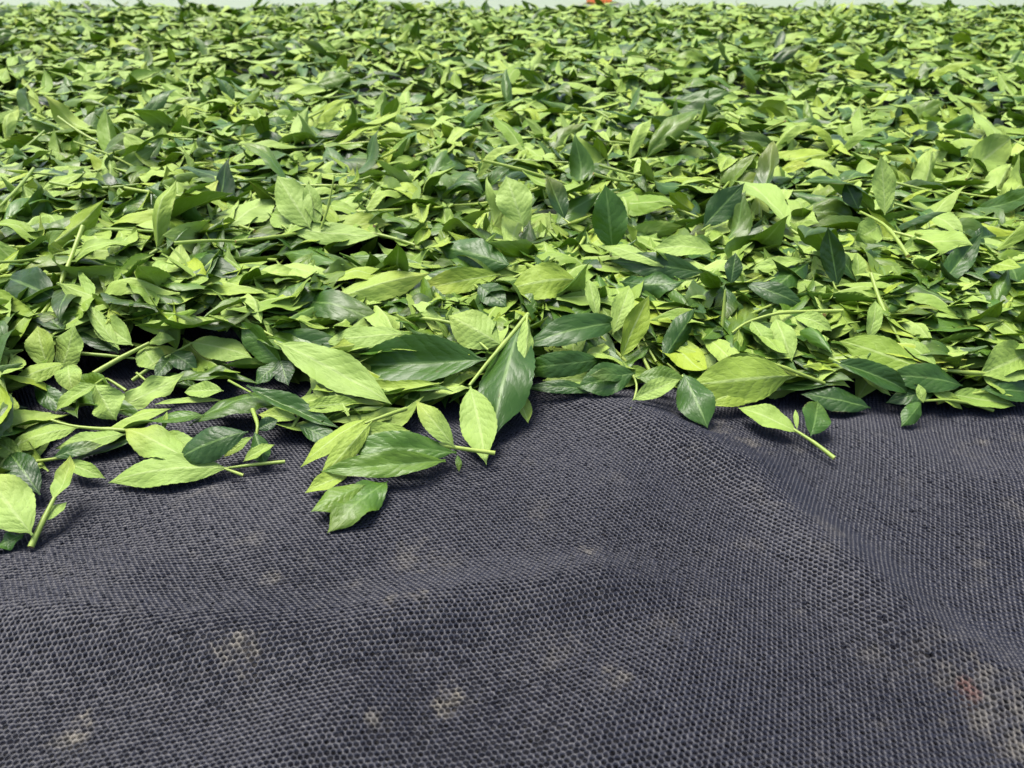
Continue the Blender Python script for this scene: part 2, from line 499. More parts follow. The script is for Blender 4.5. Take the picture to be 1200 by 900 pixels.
def rand_leaf_params(small=False):
    return dict(hw=random.uniform(0.115, 0.172), scurve=random.gauss(0, 15), pucker=random.uniform(0.003, 0.009), bend=random.choice([1, 1, 1, -1]) * random.choice([random.uniform(2, 22), random.uniform(8, 34), random.uniform(20, 58)]), late=random.uniform(0, 0.7),
                fold=max(-22, min(62, random.gauss(20, 23))), recurve=random.uniform(0, 85), twist=random.gauss(0, 38), wave=random.uniform(0.02, 0.2),
                wf=random.uniform(1.2, 3.2), ph=random.uniform(0, 6.28), sweep=random.gauss(0, 16), tip=random.uniform(0.5, 1.3), arc=True)

NLIB = 56
LIB = []
for k in range(NLIB):
    pr = rand_leaf_params()
    hi = leaf_arrays(N_HI, US_HI, serr=0.04, **pr)
    LIB.append({'hi': mesh_np('leaf', hi[0], hi[1], hi[2], hi[3]), 'mid': leaf_arrays(N_MID, US_MID, **pr), 'lo': leaf_arrays(N_LO, US_LO, **pr),
                'pts': leaf_arrays(7, np.array([-.75, 0, .75]), **pr)[0][:21], 'dense': leaf_arrays(16, np.linspace(-.95, .95, 7), **pr)[0][:112]})
    for m in (M_UP, M_DN):
        LIB[-1]['hi'].materials.append(m)

def tube_arrays(pts, r0, r1, sides=7, node_at=()):
    """A tapered stem along a polyline of 3D points; the cut end first."""
    P = np.array(pts, float)
    # resample smoothly
    d0 = np.concatenate([[0], np.cumsum(np.linalg.norm(np.diff(P, axis=0), axis=1))])
    n = max(5, min(14, 3 * len(P)))
    s = np.linspace(0, d0[-1], n)
    if len(P) > 2:
        Q = np.stack([np.interp(s, d0, P[:, i]) for i in range(3)], -1)
        for _ in range(2):
            Q[1:-1] = 0.25 * Q[:-2] + 0.5 * Q[1:-1] + 0.25 * Q[2:]
    else:
        Q = np.stack([np.interp(s, d0, P[:, i]) for i in range(3)], -1)
    T = np.gradient(Q, axis=0); T /= np.linalg.norm(T, axis=1)[:, None] + 1e-12
    ref = np.array([0.13, 0.31, 0.94])
    A = np.cross(T, ref); A /= np.linalg.norm(A, axis=1)[:, None] + 1e-12
    B = np.cross(T, A)
    f = np.linspace(0, 1, n)
    r = r0 + (r1 - r0) * f
    for q in node_at:
        r = r * (1 + 0.38 * np.exp(-((f - q) / 0.045) ** 2))
    a = np.arange(sides) * 2 * np.pi / sides
    V = Q[:, None] + r[:, None, None] * (np.cos(a)[None, :, None] * A[:, None] + np.sin(a)[None, :, None] * B[:, None])
    V = V.reshape(-1, 3)
    i = np.arange(n * sides).reshape(n, sides)
    j = np.roll(i, -1, 1)
    F = np.stack([i[:-1], j[:-1], j[1:], i[1:]], -1).reshape(-1, 4)
    uv = np.stack([np.broadcast_to(a[None] / 6.283, (n, sides)), np.broadcast_to(0.04 + 0.96 * f[:, None], (n, sides))], -1).reshape(-1, 2)
    caps_v, caps_f, caps_uv = [], [], []
    base = len(V)
    for e, off in ((0, -0.0002), (n - 1, 0.0003)):
        ring = V[i[e]]
        caps_v += [ring * 0.985 + Q[e] * 0.015, (Q[e] + T[e] * off)[None]]
        b = base + sum(len(q) for q in caps_v) - sides - 1
        for q in range(0, sides):
            q2 = (q + 1) % sides
            caps_f.append((b + q2, b + q, b + sides, b + sides) if e == 0 else (b + q, b + q2, b + sides, b + sides))
        caps_uv += [np.tile([0.5, 0.0 if e == 0 else 0.5], (sides + 1, 1))]
    return np.concatenate([V] + caps_v), F, np.array(caps_f), np.concatenate([uv] + caps_uv)

def tube_mesh(name, *a, **k):
    V, F, Cf, uv = tube_arrays(*a, **k)
    me = bpy.data.meshes.new(name)
    faces = [tuple(f) for f in F] + [tuple(c[:3]) for c in Cf]
    me.from_pydata([tuple(v) for v in V], [], faces)
    l = me.uv_layers.new(name='UVMap')
    idx = np.zeros(len(me.loops), dtype=np.int32); me.loops.foreach_get('vertex_index', idx)
    l.data.foreach_set('uv', np.ascontiguousarray(uv[idx], dtype=np.float32).ravel())
    me.polygons.foreach_set('use_smooth', np.ones(len(me.polygons), dtype=bool))
    me.materials.append(M_STEM)
    me.update()
    return me

def bud_arrays(n=10, sides=7):
    """A rolled terminal bud, unit length along +X."""
    f = np.linspace(0, 1, n)
    r = 0.085 * np.clip(np.sin(np.pi * np.clip(f, 0.0, 1) ** 0.75), 0, None) ** 0.75 * (1 - 0.35 * f) + 0.004
    a = np.arange(sides) * 2 * np.pi / sides
    ell = 1 + 0.35 * np.cos(a[None] + 2.2 * f[:, None])
    V = np.stack([np.broadcast_to(f[:, None], (n, sides)), r[:, None] * np.cos(a)[None] * ell, r[:, None] * np.sin(a)[None] * ell + 0.05 * np.sin(np.pi * f)[:, None]], -1).reshape(-1, 3)
    i = np.arange(n * sides).reshape(n, sides); j = np.roll(i, -1, 1)
    F = np.stack([i[:-1], j[:-1], j[1:], i[1:]], -1).reshape(-1, 4)
    uv = np.stack([np.broadcast_to(a[None] / 6.283 * 0.9 + 0.05, (n, sides)), np.broadcast_to(f[:, None], (n, sides))], -1).reshape(-1, 2)
    return V, F, uv, np.zeros(len(F), int)
BUD = bud_arrays()
BUD_ME = mesh_np('bud', BUD[0], BUD[1], BUD[2], BUD[3])
BUD_ME.materials.append(M_DN)

def basis(B, T, nrm, flip):
    """4x4 that puts a unit leaf from B to T, its seen face along nrm (flip: the pale under face is the seen one)."""
    B, T = np.array(B, float), np.array(T, float)
    X = T - B
    L = np.linalg.norm(X)
    x = X / L
    z = np.array(nrm, float)
    z = z - x * (z @ x)
    z /= np.linalg.norm(z)
    if flip: z = -z
    y = np.cross(z, x)
    M = np.eye(4)
    M[:3, 0], M[:3, 1], M[:3, 2], M[:3, 3] = x * L, y * L, z * L, B
    return M

# ------------------------------------------------------------------ the sprigs along the front of the heap, one by one
UPN = (0, -0.25, 1.0)
CAMN = (0, -0.85, 0.6)
def LF(b, t, w=0.2, face='p', n=UPN, bend=15, fold=10, twist=0, tone=0.5, youth=0.0, late=0.2, rec=20, wave=0.06, sweep=0, wf=2.0, lab=None):
    return dict(b=b, t=t, w=w, face=face, n=n, bend=bend, fold=fold, twist=twist, tone=tone, youth=youth, late=late, rec=rec, wave=wave, sweep=sweep, wf=wf, lab=lab)
def ST(*pts, r=1.35, r1=None, tone=0.6):
    return dict(pts=pts, r=r, r1=r1 or r * 0.62, tone=tone)

# every entry: label, stems, leaves (photo pixel x, y and the height above the net in cm, or ('y', cm) for a tip standing that far behind its base)
HERO = [
 ('tea sprig lying lowest on the net beside the frame, its stem pointing down',
  [ST((36, 641, .3), (48, 615, .8), (64, 583, 1.3), r=1.5)],
  [LF((38, 627, .8), (-18, 556, 2.3), .27, 'p', (0.2, -.5, 1), bend=25, fold=-6, tone=.75, late=.3),
   LF((62, 586, 1.3), (82, 533, 2.4), .25, 'p', (-.2, -.8, .7), bend=-30, fold=10, twist=20, tone=.6),
   LF((47, 612, .8), (79, 588, .9), .24, 'p', (0, -.3, 1), tone=.6, fold=-8),
   LF((30, 628, .4), (-10, 648, .2), .3, 'd', (0, -.4, 1), tone=.75, fold=6, wave=.2),
   LF((47, 580, .6), (12, 532, 1.3), .2, 'd', (.35, -.5, .8), tone=.25, bend=30)]),
 ('long pale leaf lying flat on the net ahead of the other leaves',
  [ST((334, 541, .5), (300, 544, .6), (262, 549, .6), r=1.0)],
  [LF((268, 549, .6), (127, 566, .25), .155, 'p', (0, -.55, 1), bend=14, fold=-6, tone=.62, sweep=-14, wave=.05),
   LF((285, 541, .8), (322, 521, 1.2), .22, 'p', (0, -.4, 1), tone=.5, youth=.2)]),
 ('pale leaf behind the long flat one, its wavy edge over the net',
  [ST((285, 557, .4), (263, 549, .7), r=.9)],
  [LF((222, 541, .9), (146, 503, 1.4), .2, 'p', (0, -.3, 1), bend=25, fold=-10, tone=.6, wave=.12)]),
 ('dark drooping leaf pair joined to a short upright green stub',
  [ST((296, 480, 1.6), (303, 500, 1.6), (300, 512, 1.2), r=1.3)],
  [LF((291, 506, 2.0), (210, 541, .7), .26, 'd', (-.1, -.7, .8), bend=45, fold=-4, tone=.35, late=.3),
   LF((302, 503, 1.6), (326, 492, 1.9), .38, 'd', (0, -.7, .7), tone=.2, fold=20, bend=20),
   LF((298, 506, 1.5), (311, 545, .5), .3, 'd', (.2, -.7, .7), tone=.55, fold=-16),
   LF((296, 512, 1.2), (262, 536, .5), .2, 'p', (0, -.4, 1), tone=.35)]),
 ('yellow-green leaf pair on a long stem running along the heap edge near the frame side',
  [ST((192, 506, 1.0), (140, 504, 1.2), (82, 500, 1.4), (60, 492, 1.6), r=1.2)],
  [LF((92, 501, 1.4), (4, 530, 1.0), .2, 'p', (0, -.35, 1), bend=18, fold=-8, tone=.55, youth=.15),
   LF((147, 509, 1.1), (64, 526, .8), .19, 'p', (0, -.4, 1), bend=16, fold=-6, tone=.55),
   LF((192, 506, 1.0), (196, 482, 1.8), .14, 'p', (0, -.7, .6), tone=.6, youth=.3),
   LF((184, 510, .8), (246, 545, .4), .17, 'p', (0, -.3, 1), tone=.55, bend=20)]),
 ('pale humped leaf arching over a dark hollow beside bare net',
  [ST((148, 458, 1.4), (124, 442, 1.8), (112, 450, 2.4), r=1.0)],
  [LF((112, 450, 2.4), (137, 493, .8), .42, 'p', (-.15, -.75, .8), bend=35, fold=-18, tone=.75, wave=.1),
   LF((114, 450, 2.3), (64, 484, 1.0), .24, 'p', (-.3, -.5, .8), bend=20, tone=.55)]),
 ('bright pale leaf with ragged edge curling upward beside bare net',
  [ST((160, 437, 1.5), (178, 452, 1.2), r=.8)],
  [LF((131, 481, .8), (216, 437, 2.0), .19, 'p', (-.1, -.75, .8), bend=-30, fold=6, tone=.85, wave=.16, wf=2.6)]),
 ('long pale leaf on a slanting stem above the bare patch of net',
  [ST((155, 446, .9), (185, 424, 1.6), (225, 402, 2.4), r=1.25)],
  [LF((222, 402, 2.4), (296, 420, 2.0), .22, 'p', (0, -.5, 1), bend=22, fold=-8, tone=.65, sweep=10),
   LF((200, 414, 2.0), (232, 436, 1.3), .3, 'd', (0, -.5, 1), tone=.45, bend=25),
   LF((206, 412, 1.8), (182, 446, 1.2), .2, 'd', (.2, -.5, .8), tone=.35)]),
 ('thick pale stem with a blunt cut end lying over a pale leaf',
  [ST((110, 438, 1.4), (140, 420, 1.9), (175, 402, 2.4), r=1.8)],
  [LF((174, 402, 2.4), (206, 398, 2.8), .26, 'p', (0, -.5, 1), tone=.6),
   LF((166, 405, 2.1), (186, 434, 1.3), .36, 'p', (0, -.4, 1), tone=.6, fold=-10)]),
 ('broad pale leaf standing on edge with its midrib showing',
  [ST((80, 373, 3.4), (74, 380, 3.4), r=.8)],
  [LF((72, 437, 1.3), (88, 380, ('y', 1.6)), .38, 'p', (-.25, -.85, .5), bend=10, fold=-4, tone=.68),
   LF((58, 434, 1.6), (44, 382, ('y', 2.0)), .3, 'p', (.1, -.7, .7), tone=.5, youth=.2)]),
 ('long yellow-green leaf folded over with a dark tip near the frame side',
  [ST((0, 480, 1.2), (30, 483, 1.1), (60, 485, .9), r=1.2)],
  [LF((78, 426, 2.6), (4, 456, 2.2), .2, 'p', (0, -.6, .8), bend=25, fold=-10, tone=.55, youth=.35),
   LF((80, 428, 2.4), (86, 462, 1.4), .36, 'p', (.3, -.6, .7), tone=.6, bend=40),
   LF((40, 452, 1.8), (82, 484, .9), .2, 'd', (.1, -.6, .8), tone=.6)]),
 ('dark leaf folded in half with its pale underside turned outward',
  [ST((92, 414, 2.2), (120, 416, 2.1), (158, 420, 1.7), r=1.2)],
  [LF((139, 414, 2.0), (84, 362, 3.6), .22, 'd', (.1, -.7, .7), bend=-12, fold=30, tone=.25),
   LF((140, 410, 2.3), (100, 355, 4.2), .1, 'p', (0, -.4, 1), tone=.7, fold=-10),
   LF((156, 405, 2.4), (112, 374, 3.3), .25, 'p', (0, -.6, .8), tone=.6)]),
 ('upright shaded leaf clasping a stout diagonal stem beside bare net',
  [ST((284, 371, 4.0), (306, 393, 3.0), (333, 424, 1.6), r=1.5)],
  [LF((332, 428, 1.7), (281, 376, 3.9), .27, 'd', (-.5, -.8, .35), bend=-8, fold=24, tone=.9, youth=.12),
   LF((328, 420, 2.0), (338, 452, 1.2), .3, 'd', (0, -.6, .8), tone=.2),
   LF((330, 425, 1.8), (298, 452, 1.0), .32, 'd', (-.2, -.6, .8), tone=.5)]),
 ('long dark leaf lying straight behind the long pale leaf',
  [ST((308, 388, 3.4), (320, 394, 3.3), r=1.0)],
  [LF((314, 393, 2.8), (430, 421, 2.0), .14, 'd', (0, -.8, .7), bend=22, fold=8, tone=.45)]),
 ('long pale leaf with a bright raised midrib slanting down to a sharp tip',
  [ST((322, 400, 3.1), (330, 407, 3.0), r=1.0)],
  [LF((324, 402, 3.8), (459, 474, 1.7), .15, 'p', (.15, -.6, .8), bend=12, fold=6, tone=.72, sweep=8, wave=.05)]),
 ('narrow dark leaf seen edge-on in front of the long pale leaf',
  [ST((268, 446, 1.8), (294, 460, 1.9), r=.8)],
  [LF((289, 452, 2.4), (397, 501, 1.2), .12, 'd', (.2, -.35, 1), bend=-18, fold=36, tone=.55),
   LF((262, 458, 1.8), (216, 460, 1.4), .24, 'p', (0, -.5, .9), tone=.6, bend=24),
   LF((182, 474, .9), (262, 470, 1.2), .06, 'p', UPN, tone=.7)]),
 ('large sprig with a bright thick stem between one big dark leaf and veined pale leaves',
  [ST((619, 368, 4.2), (600, 392, 3.6), (572, 424, 2.8), (550, 452, 2.2), r=1.55), ST((488, 372, 3.8), (515, 375, 4.0), (538, 380, 3.9), (572, 410, 3.2), r=1.2),
   ST((618, 370, 4.2), (616, 390, 3.7), (607, 428, 2.6), r=.9)],
  [LF((570, 421, 2.9), (405, 428, 1.6), .215, 'd', (0, -.75, .8), bend=-10, fold=26, tone=.7, rec=10, wave=.03, lab='big dark glossy leaf'),
   LF((588, 405, 3.3), (525, 370, 4.4), .34, 'p', (-.05, -.75, .7), bend=26, fold=-14, tone=.72, wave=.04),
   LF((551, 453, 2.2), (570, 545, .3), .205, 'p', (-.15, -.6, .8), bend=10, fold=8, tone=.68, sweep=6),
   LF((611, 378, 3.9), (577, 517, .5), .2, 'd', (-.25, -.65, .75), bend=18, fold=-16, tone=.55, rec=0),
   LF((618, 372, 4.1), (612, 432, 2.6), .14, 'p', (.5, -.6, .7), tone=.7, fold=-20),
   LF((604, 462, 1.0), (619, 496, .4), .24, 'p', (.3, -.5, .8), tone=.55, youth=.3)]),
 ('bright sprig reaching furthest onto the net with a pointing stem and stacked leaves',
  [ST((580, 531, .9), (535, 525, 1.2), (490, 515, 1.5), (455, 512, 1.6), r=1.25), ST((476, 479, 2.0), (452, 487, 2.2), (428, 496, 2.1), r=1.25)],
  [LF((533, 524, 1.3), (488, 470, 2.9), .19, 'p', (.15, -.85, .5), bend=12, fold=8, tone=.65),
   LF((535, 530, 1.0), (398, 524, 1.2), .15, 'd', (0, -.7, .8), bend=12, fold=12, tone=1.0, youth=.1),
   LF((522, 540, .8), (376, 553, 1.0), .12, 'd', (0, -.6, .9), bend=26, fold=20, tone=1.0, youth=.35, sweep=-10),
   LF((432, 490, 2.2), (352, 548, .9), .15, 'p', (-.35, -.5, .9), bend=26, fold=-10, tone=.5, youth=.5, sweep=16),
   LF((436, 494, 2.2), (372, 566, .5), .14, 'p', (.4, -.5, .8), bend=20, fold=-12, tone=.5, youth=.4),
   LF((428, 568, 1.0), (364, 600, .8), .26, 'd', (0, -.5, 1), bend=14, fold=-6, tone=1.0, youth=.55),
   LF((455, 566, .5), (384, 627, .15), .24, 'd', (0, -.35, 1), bend=16, fold=8, tone=.95, youth=.1, wave=.14),
   LF((410, 555, .8), (357, 578, .4), .22, 'p', (0, -.5, 1), tone=.55, youth=.45),
   LF((480, 505, 1.6), (412, 513, 1.5), .2, 'p', (0, -.5, .9), tone=.55, youth=.2),
   LF((536, 533, .9), (538, 553, .3), .2, 'd', (.3, -.6, .7), tone=.7, youth=.2)]),
 ('veined pale leaf lying level just behind the big dark glossy leaf',
  [ST((478, 391, 3.2), (466, 392, 3.2), r=.9)],
  [LF((478, 392, 3.2), (378, 402, 2.9), .17, 'p', (0, -.55, .9), bend=16, fold=-6, tone=.6),
   LF((470, 398, 2.8), (405, 416, 2.2), .14, 'p', (0, -.5, 1), tone=.5)]),
 ('dark pointed leaf at the heap edge beside a yellowish oval leaf',
  [ST((742, 440, 1.6), (748, 452, 1.3), (738, 484, .4), r=.8, tone=.8)],
  [LF((744, 440, 1.7), (676, 457, 1.0), .3, 'd', (-.05, -.75, .7), bend=18, fold=12, tone=.6),
   LF((746, 442, 1.8), (803, 444, 1.9), .25, 'd', (0, -.7, .8), bend=16, fold=10, tone=.8, youth=.35),
   LF((740, 482, .4), (796, 458, 1.4), .2, 'p', (.1, -.6, .8), tone=.7),
   LF((741, 442, 1.5), (690, 440, 2.2), .16, 'd', (0, -.6, .8), tone=.6)]),
 ('broad dark leaf drooping over the net with a pale midrib and sharp tip',
  [ST((800, 440, 1.9), (802, 450, 1.7), r=.9)],
  [LF((800, 447, 1.8), (828, 511, .25), .31, 'd', (-.2, -.7, .8), bend=20, fold=-14, tone=.6, rec=0)]),
 ('large olive pale leaf with strong veins beside the drooping dark leaf',
  [ST((966, 449, 1.6), (940, 439, 2.2), (905, 425, 2.8), (862, 418, 2.9), r=1.15), ST((940, 438, 2.0), (915, 447, 1.8), (880, 452, 1.6), r=.8)],
  [LF((928, 440, 2.1), (806, 452, 1.6), .245, 'p', (0, -.85, .6), bend=30, fold=-10, tone=.32, youth=.35, rec=30),
   LF((905, 444, 1.8), (826, 476, .8), .2, 'p', (0, -.6, .8), bend=24, fold=-8, tone=.45, youth=.55),
   LF((905, 424, 2.8), (838, 426, 2.4), .18, 'p', (0, -.8, .6), tone=.4, youth=.2)]),
 ('small two-leaf sprig lying on the net with its stem pointing away from the heap',
  [ST((978, 537, .25), (955, 519, .5), (930, 503, .7), r=1.25)],
  [LF((934, 507, .6), (865, 478, .9), .235, 'p', (0, -.45, 1), bend=14, fold=8, tone=.55, youth=.1),
   LF((950, 511, .6), (958, 470, 1.4), .33, 'd', (.1, -.75, .8), bend=14, fold=14, tone=.75),
   LF((934, 503, .7), (932, 480, 1.3), .12, 'p', (-.3, -.6, .6), tone=.75)]),
 ('olive leaf standing upright with its pointed tip above a forked stem',
  [ST((762, 436, 1.0), (750, 412, 1.8), (746, 398, 2.2), r=1.3), ST((769, 424, 1.4), (758, 405, 2.0), (752, 392, 2.4), r=.9)],
  [LF((727, 420, 1.8), (761, 346, ('y', 2.6)), .2, 'p', (.2, -.9, .4), bend=-10, fold=14, tone=.1, youth=.55),
   LF((735, 408, 2.0), (706, 360, ('y', 3.0)), .17, 'p', (-.1, -.8, .6), tone=.5)]),
 ('blue-green leaf leaning with its tip up beside the upright olive leaf',
  [ST((796, 438, 1.2), (782, 426, 1.6), r=.9)],
  [LF((776, 422, 1.7), (815, 361, ('y', 3.0)), .21, 'd', (.25, -.85, .5), bend=14, fold=-12, tone=.45)]),
 ('pale curved leaf with crimped neck between dark leaves behind the upright olive leaf',
  [ST((660, 380, 3.2), (690, 386, 3.4), r=.8)],
  [LF((700, 372, 3.4), (689, 326, ('y', 2.2)), .17, 'p', (0, -.85, .5), tone=.72),
   LF((718, 392, 2.8), (738, 336, ('y', 3.0)), .2, 'p', (-.1, -.85, .5), tone=.7, youth=.1),
   LF((706, 380, 3.2), (732, 380, 3.0), .36, 'p', (0, -.6, .8), tone=.75)]),
 ('arched dark leaf bridging a shadowed hollow at the heap edge',
  [ST((612, 441, 1.2), (640, 439, 1.3), (668, 440, 1.2), r=1.1), ST((736, 426, 1.2), (718, 408, 1.8), (704, 394, 2.4), r=1.25)],
  [LF((704, 422, 1.8), (612, 432, 1.4), .17, 'd', (0, -.9, .5), bend=75, fold=6, tone=.6),
   LF((726, 378, 3.2), (612, 408, 2.4), .16, 'd', (0, -.7, .7), bend=40, fold=16, tone=.5, twist=20),
   LF((694, 428, 1.4), (618, 430, 1.0), .16, 'p', (0, -.55, .9), tone=.6, youth=.4),
   LF((636, 446, 1.0), (706, 452, .8), .2, 'p', (0, -.5, .9), bend=28, tone=.65),
   LF((700, 466, .4), (616, 462, .5), .1, 'd', (0, -.6, .9), tone=.4),
   LF((704, 386, 2.8), (690, 384, 3.0), .3, 'p', (0, -.7, .8), tone=.45)]),
 ('mid-green leaf lying along a long straight stem running out of frame',
  [ST((1215, 440, 1.8), (1150, 438, 2.0), (1090, 432, 2.3), (1050, 419, 2.6), r=1.35)],
  [LF((1082, 434, 2.3), (983, 400, 3.0), .24, 'p', (0, -.75, .8), bend=22, fold=-6, tone=.2, youth=.25, rec=30),
   LF((1098, 430, 2.5), (1052, 396, 3.3), .2, 'p', (.1, -.7, .8), tone=.5),
   LF((1206, 414, 2.6), (1146, 440, 1.9), .34, 'p', (0, -.75, .7), bend=26, tone=.62, youth=.1),
   LF((1150, 440, 1.8), (1196, 466, .9), .3, 'p', (0, -.6, .8), tone=.5, youth=.2)]),
 ('curled dark leaf showing a pale inner fold over the heap edge',
  [ST((972, 420, 2.6), (985, 426, 2.6), r=1.1)],
  [LF((976, 424, 2.6), (1066, 462, 1.0), .17, 'd', (-.1, -.6, .8), bend=26, fold=28, tone=.45, twist=25),
   LF((1008, 440, 1.9), (1044, 464, 1.0), .16, 'p', (0, -.5, .9), tone=.6),
   LF((1020, 478, .5), (938, 462, 1.0), .2, 'd', (0, -.6, .8), bend=18, fold=8, tone=.3),
   LF((1128, 452, 1.4), (1036, 441, 1.8), .2, 'd', (0, -.7, .8), bend=30, fold=10, tone=.55)]),
 ('small leaf hanging over the heap edge with a twisted dark tip and side stem',
  [ST((1164, 481, .4), (1140, 473, .7), (1110, 468, 1.0), (1080, 470, 1.2), r=1.1)],
  [LF((1080, 470, 1.2), (1056, 500, .3), .27, 'd', (-.2, -.8, .5), tone=.8, bend=20, fold=-10),
   LF((1082, 472, 1.2), (1076, 450, 2.0), .26, 'p', (-.3, -.8, .5), tone=.65)]),
 ('tall pale stem leaning upright out of the heap with a small pale leaf',
  [ST((1021, 321, 5.6), (1030, 350, 4.6), (1042, 376, 3.8), (1055, 400, 3.0), r=1.35)],
  [LF((1018, 398, 3.2), (1026, 352, ('y', 2.0)), .2, 'p', (-.1, -.9, .4), tone=.55),
   LF((1040, 398, 3.0), (1044, 404, 2.9), .3, 'p', UPN, tone=.5)]),
 ('sprig with a horizontal stem and pale leaves hanging in front of a shrivelled leaf',
  [ST((988, 364, 4.2), (950, 365, 4.0), (912, 366, 3.9), (872, 378, 3.4), (858, 390, 3.0), r=1.25)],
  [LF((908, 372, 3.8), (928, 424, 2.2), .24, 'p', (-.2, -.85, .5), bend=18, fold=-8, tone=.68),
   LF((880, 376, 3.6), (902, 414, 2.4), .27, 'p', (.1, -.8, .6), tone=.58),
   LF((930, 371, 3.7), (975, 388, 3.4), .26, 'p', (0, -.7, .8), tone=.68, bend=25),
   LF((866, 386, 3.2), (858, 418, 2.2), .18, 'p', (.3, -.7, .6), tone=.45, youth=.3)]),
 ('dark glossy leaf standing upright on its base like a blade in mid heap',
  [ST((716, 300, 4.6), (714, 288, 5.0), r=.8)],
  [LF((718, 294, 4.8), (709, 216, ('y', 1.2)), .3, 'd', (-.05, -.95, .3), bend=12, fold=10, tone=.95, rec=0)]),
 ('pale heart-shaped leaf tilted to the light beside a bluish folded leaf',
  [ST((612, 272, 5.2), (613, 262, 5.6), r=.8)],
  [LF((613, 264, 5.6), (593, 206, ('y', 2.6)), .36, 'p', (-.1, -.8, .6), bend=8, fold=-4, tone=.85)]),
 ('bluish folded leaf leaning beside the heart-shaped pale leaf',
  [ST((668, 262, 5.2), (660, 256, 5.4), r=.8)],
  [LF((662, 258, 5.2), (640, 204, ('y', 2.4)), .25, 'd', (.3, -.8, .5), bend=12, fold=26, tone=.3)]),
 ('tall pale leaf standing nearly upright from a thick jointed stem',
  [ST((1064, 300, 5.0), (1050, 278, 5.6), (1036, 262, 5.8), (1008, 248, 5.8), r=1.5)],
  [LF((1037, 252, 6.0), (1032, 181, ('y', 2.0)), .2, 'p', (-.2, -.9, .4), bend=-14, fold=6, tone=.85, sweep=-8),
   LF((1038, 250, 6.0), (1046, 224, ('y', 1.0)), .2, 'p', (.5, -.8, .3), tone=.75),
   LF((1006, 246, 5.6), (990, 214, ('y', 1.4)), .32, 'd', (-.2, -.8, .5), tone=.25),
   LF((1032, 264, 5.4), (1000, 284, 4.6), .36, 'p', (0, -.8, .6), tone=.6),
   LF((1056, 296, 4.8), (1082, 282, 5.0), .2, 'p', (0, -.7, .7), tone=.65)]),
 ('dark leaf standing edge-up in a shaded hollow below the tall pale leaf',
  [ST((980, 340, 4.0), (976, 330, 4.4), r=.8)],
  [LF((982, 336, 4.0), (970, 266, ('y', 1.0)), .2, 'd', (-.3, -.9, .2), bend=-14, fold=12, tone=.2),
   LF((1004, 330, 4.2), (1003, 296, ('y', 1.6)), .27, 'p', (.1, -.9, .4), tone=.7, youth=.15),
   LF((1003, 330, 4.2), (974, 288, ('y', 1.8)), .2, 'd', (.3, -.8, .5), tone=.35)]),
 ('dark leaf with a raised curling tip beside a long narrow pale leaf',
  [ST((832, 264, 5.2), (822, 270, 5.0), r=.8)],
  [LF((824, 266, 5.0), (873, 214, ('y', 2.0)), .25, 'd', (0, -.85, .5), bend=-32, fold=14, tone=.3)]),
 ('long narrow pale leaf slanting beside the dark curling leaf',
  [ST((926, 268, 5.2), (938, 276, 5.0), (956, 290, 4.6), r=1.0)],
  [LF((926, 266, 5.4), (858, 212, 6.2), .15, 'p', (.2, -.7, .7), bend=14, fold=8, tone=.72)]),
 ('dark leaf curved like a sickle with a bright edge rising to a point',
  [ST((1090, 340, 4.2), (1104, 336, 4.3), r=.8)],
  [LF((1102, 334, 4.3), (1152, 271, ('y', 3.0)), .17, 'd', (-.4, -.75, .5), bend=-34, fold=24, tone=.5)]),
 ('pale leaf propped on a dark blade-like leaf near the jointed stem',
  [ST((1086, 250, 5.4), (1092, 300, 4.6), r=1.0)],
  [LF((1088, 252, 5.8), (1130, 280, 5.2), .2, 'p', (-.2, -.7, .7), tone=.72, bend=20),
   LF((1134, 284, 4.8), (1168, 276, 5.0), .3, 'd', (0, -.7, .7), tone=.25)]),
 ('pale leaf rising on a thin stem near the frame side in mid heap',
  [ST((1132, 210, 6.2), (1140, 196, 6.6), r=.9)],
  [LF((1134, 202, 6.2), (1184, 162, ('y', 5.0)), .23, 'p', (.1, -.8, .6), bend=14, tone=.55, youth=.1),
   LF((1140, 200, 6.0), (1148, 168, ('y', 3.0)), .25, 'p', (-.3, -.8, .5), tone=.5)]),
 ('long bare green stem standing slanted above the heap with a folded leaf at its foot',
  [ST((97, 265, 6.6), (82, 305, 5.0), (66, 345, 3.8), (34, 388, 2.8), r=1.6)],
  [LF((92, 316, 4.8), (114, 382, 2.9), .14, 'p', (-.4, -.8, .4), bend=10, fold=-20, tone=.6),
   LF((66, 350, 3.8), (8, 326, 4.2), .28, 'd', (0, -.7, .8), bend=20, tone=.25),
   LF((34, 388, 2.8), (0, 380, 3.0), .14, 'd', (0, -.5, .9), tone=.3)]),
 ('large pale leaf with a straight midrib leaning above a sharp upright shoot',
  [ST((376, 268, 5.0), (384, 246, ('y', .5)), (392, 206, ('y', 1.2)), r=1.1)],
  [LF((364, 268, 5.0), (325, 206, ('y', 3.4)), .27, 'p', (.1, -.85, .5), bend=14, fold=-8, tone=.72),
   LF((372, 266, 5.0), (360, 214, ('y', 2.6)), .2, 'p', (.4, -.8, .4), tone=.6),
   LF((358, 270, 4.8), (318, 250, 5.4), .3, 'p', (0, -.7, .7), tone=.55)]),
 ('very long pale leaf lying level like a tongue across the heap',
  [ST((330, 264, 5.2), (336, 268, 5.1), r=.8)],
  [LF((333, 266, 5.1), (444, 276, 4.8), .14, 'p', (0, -.7, .8), bend=-14, fold=-4, tone=.74, wave=.04)]),
 ('pale triangular leaf tilted to the light beside the large leaning leaf',
  [ST((276, 268, 5.0), (268, 267, 5.0), r=.7)],
  [LF((268, 266, 5.0), (323, 232, 6.0), .3, 'p', (-.1, -.65, .8), bend=10, fold=-8, tone=.88)]),
 ('long pale leaf with a thick yellow midrib bridging a dark hollow in mid heap',
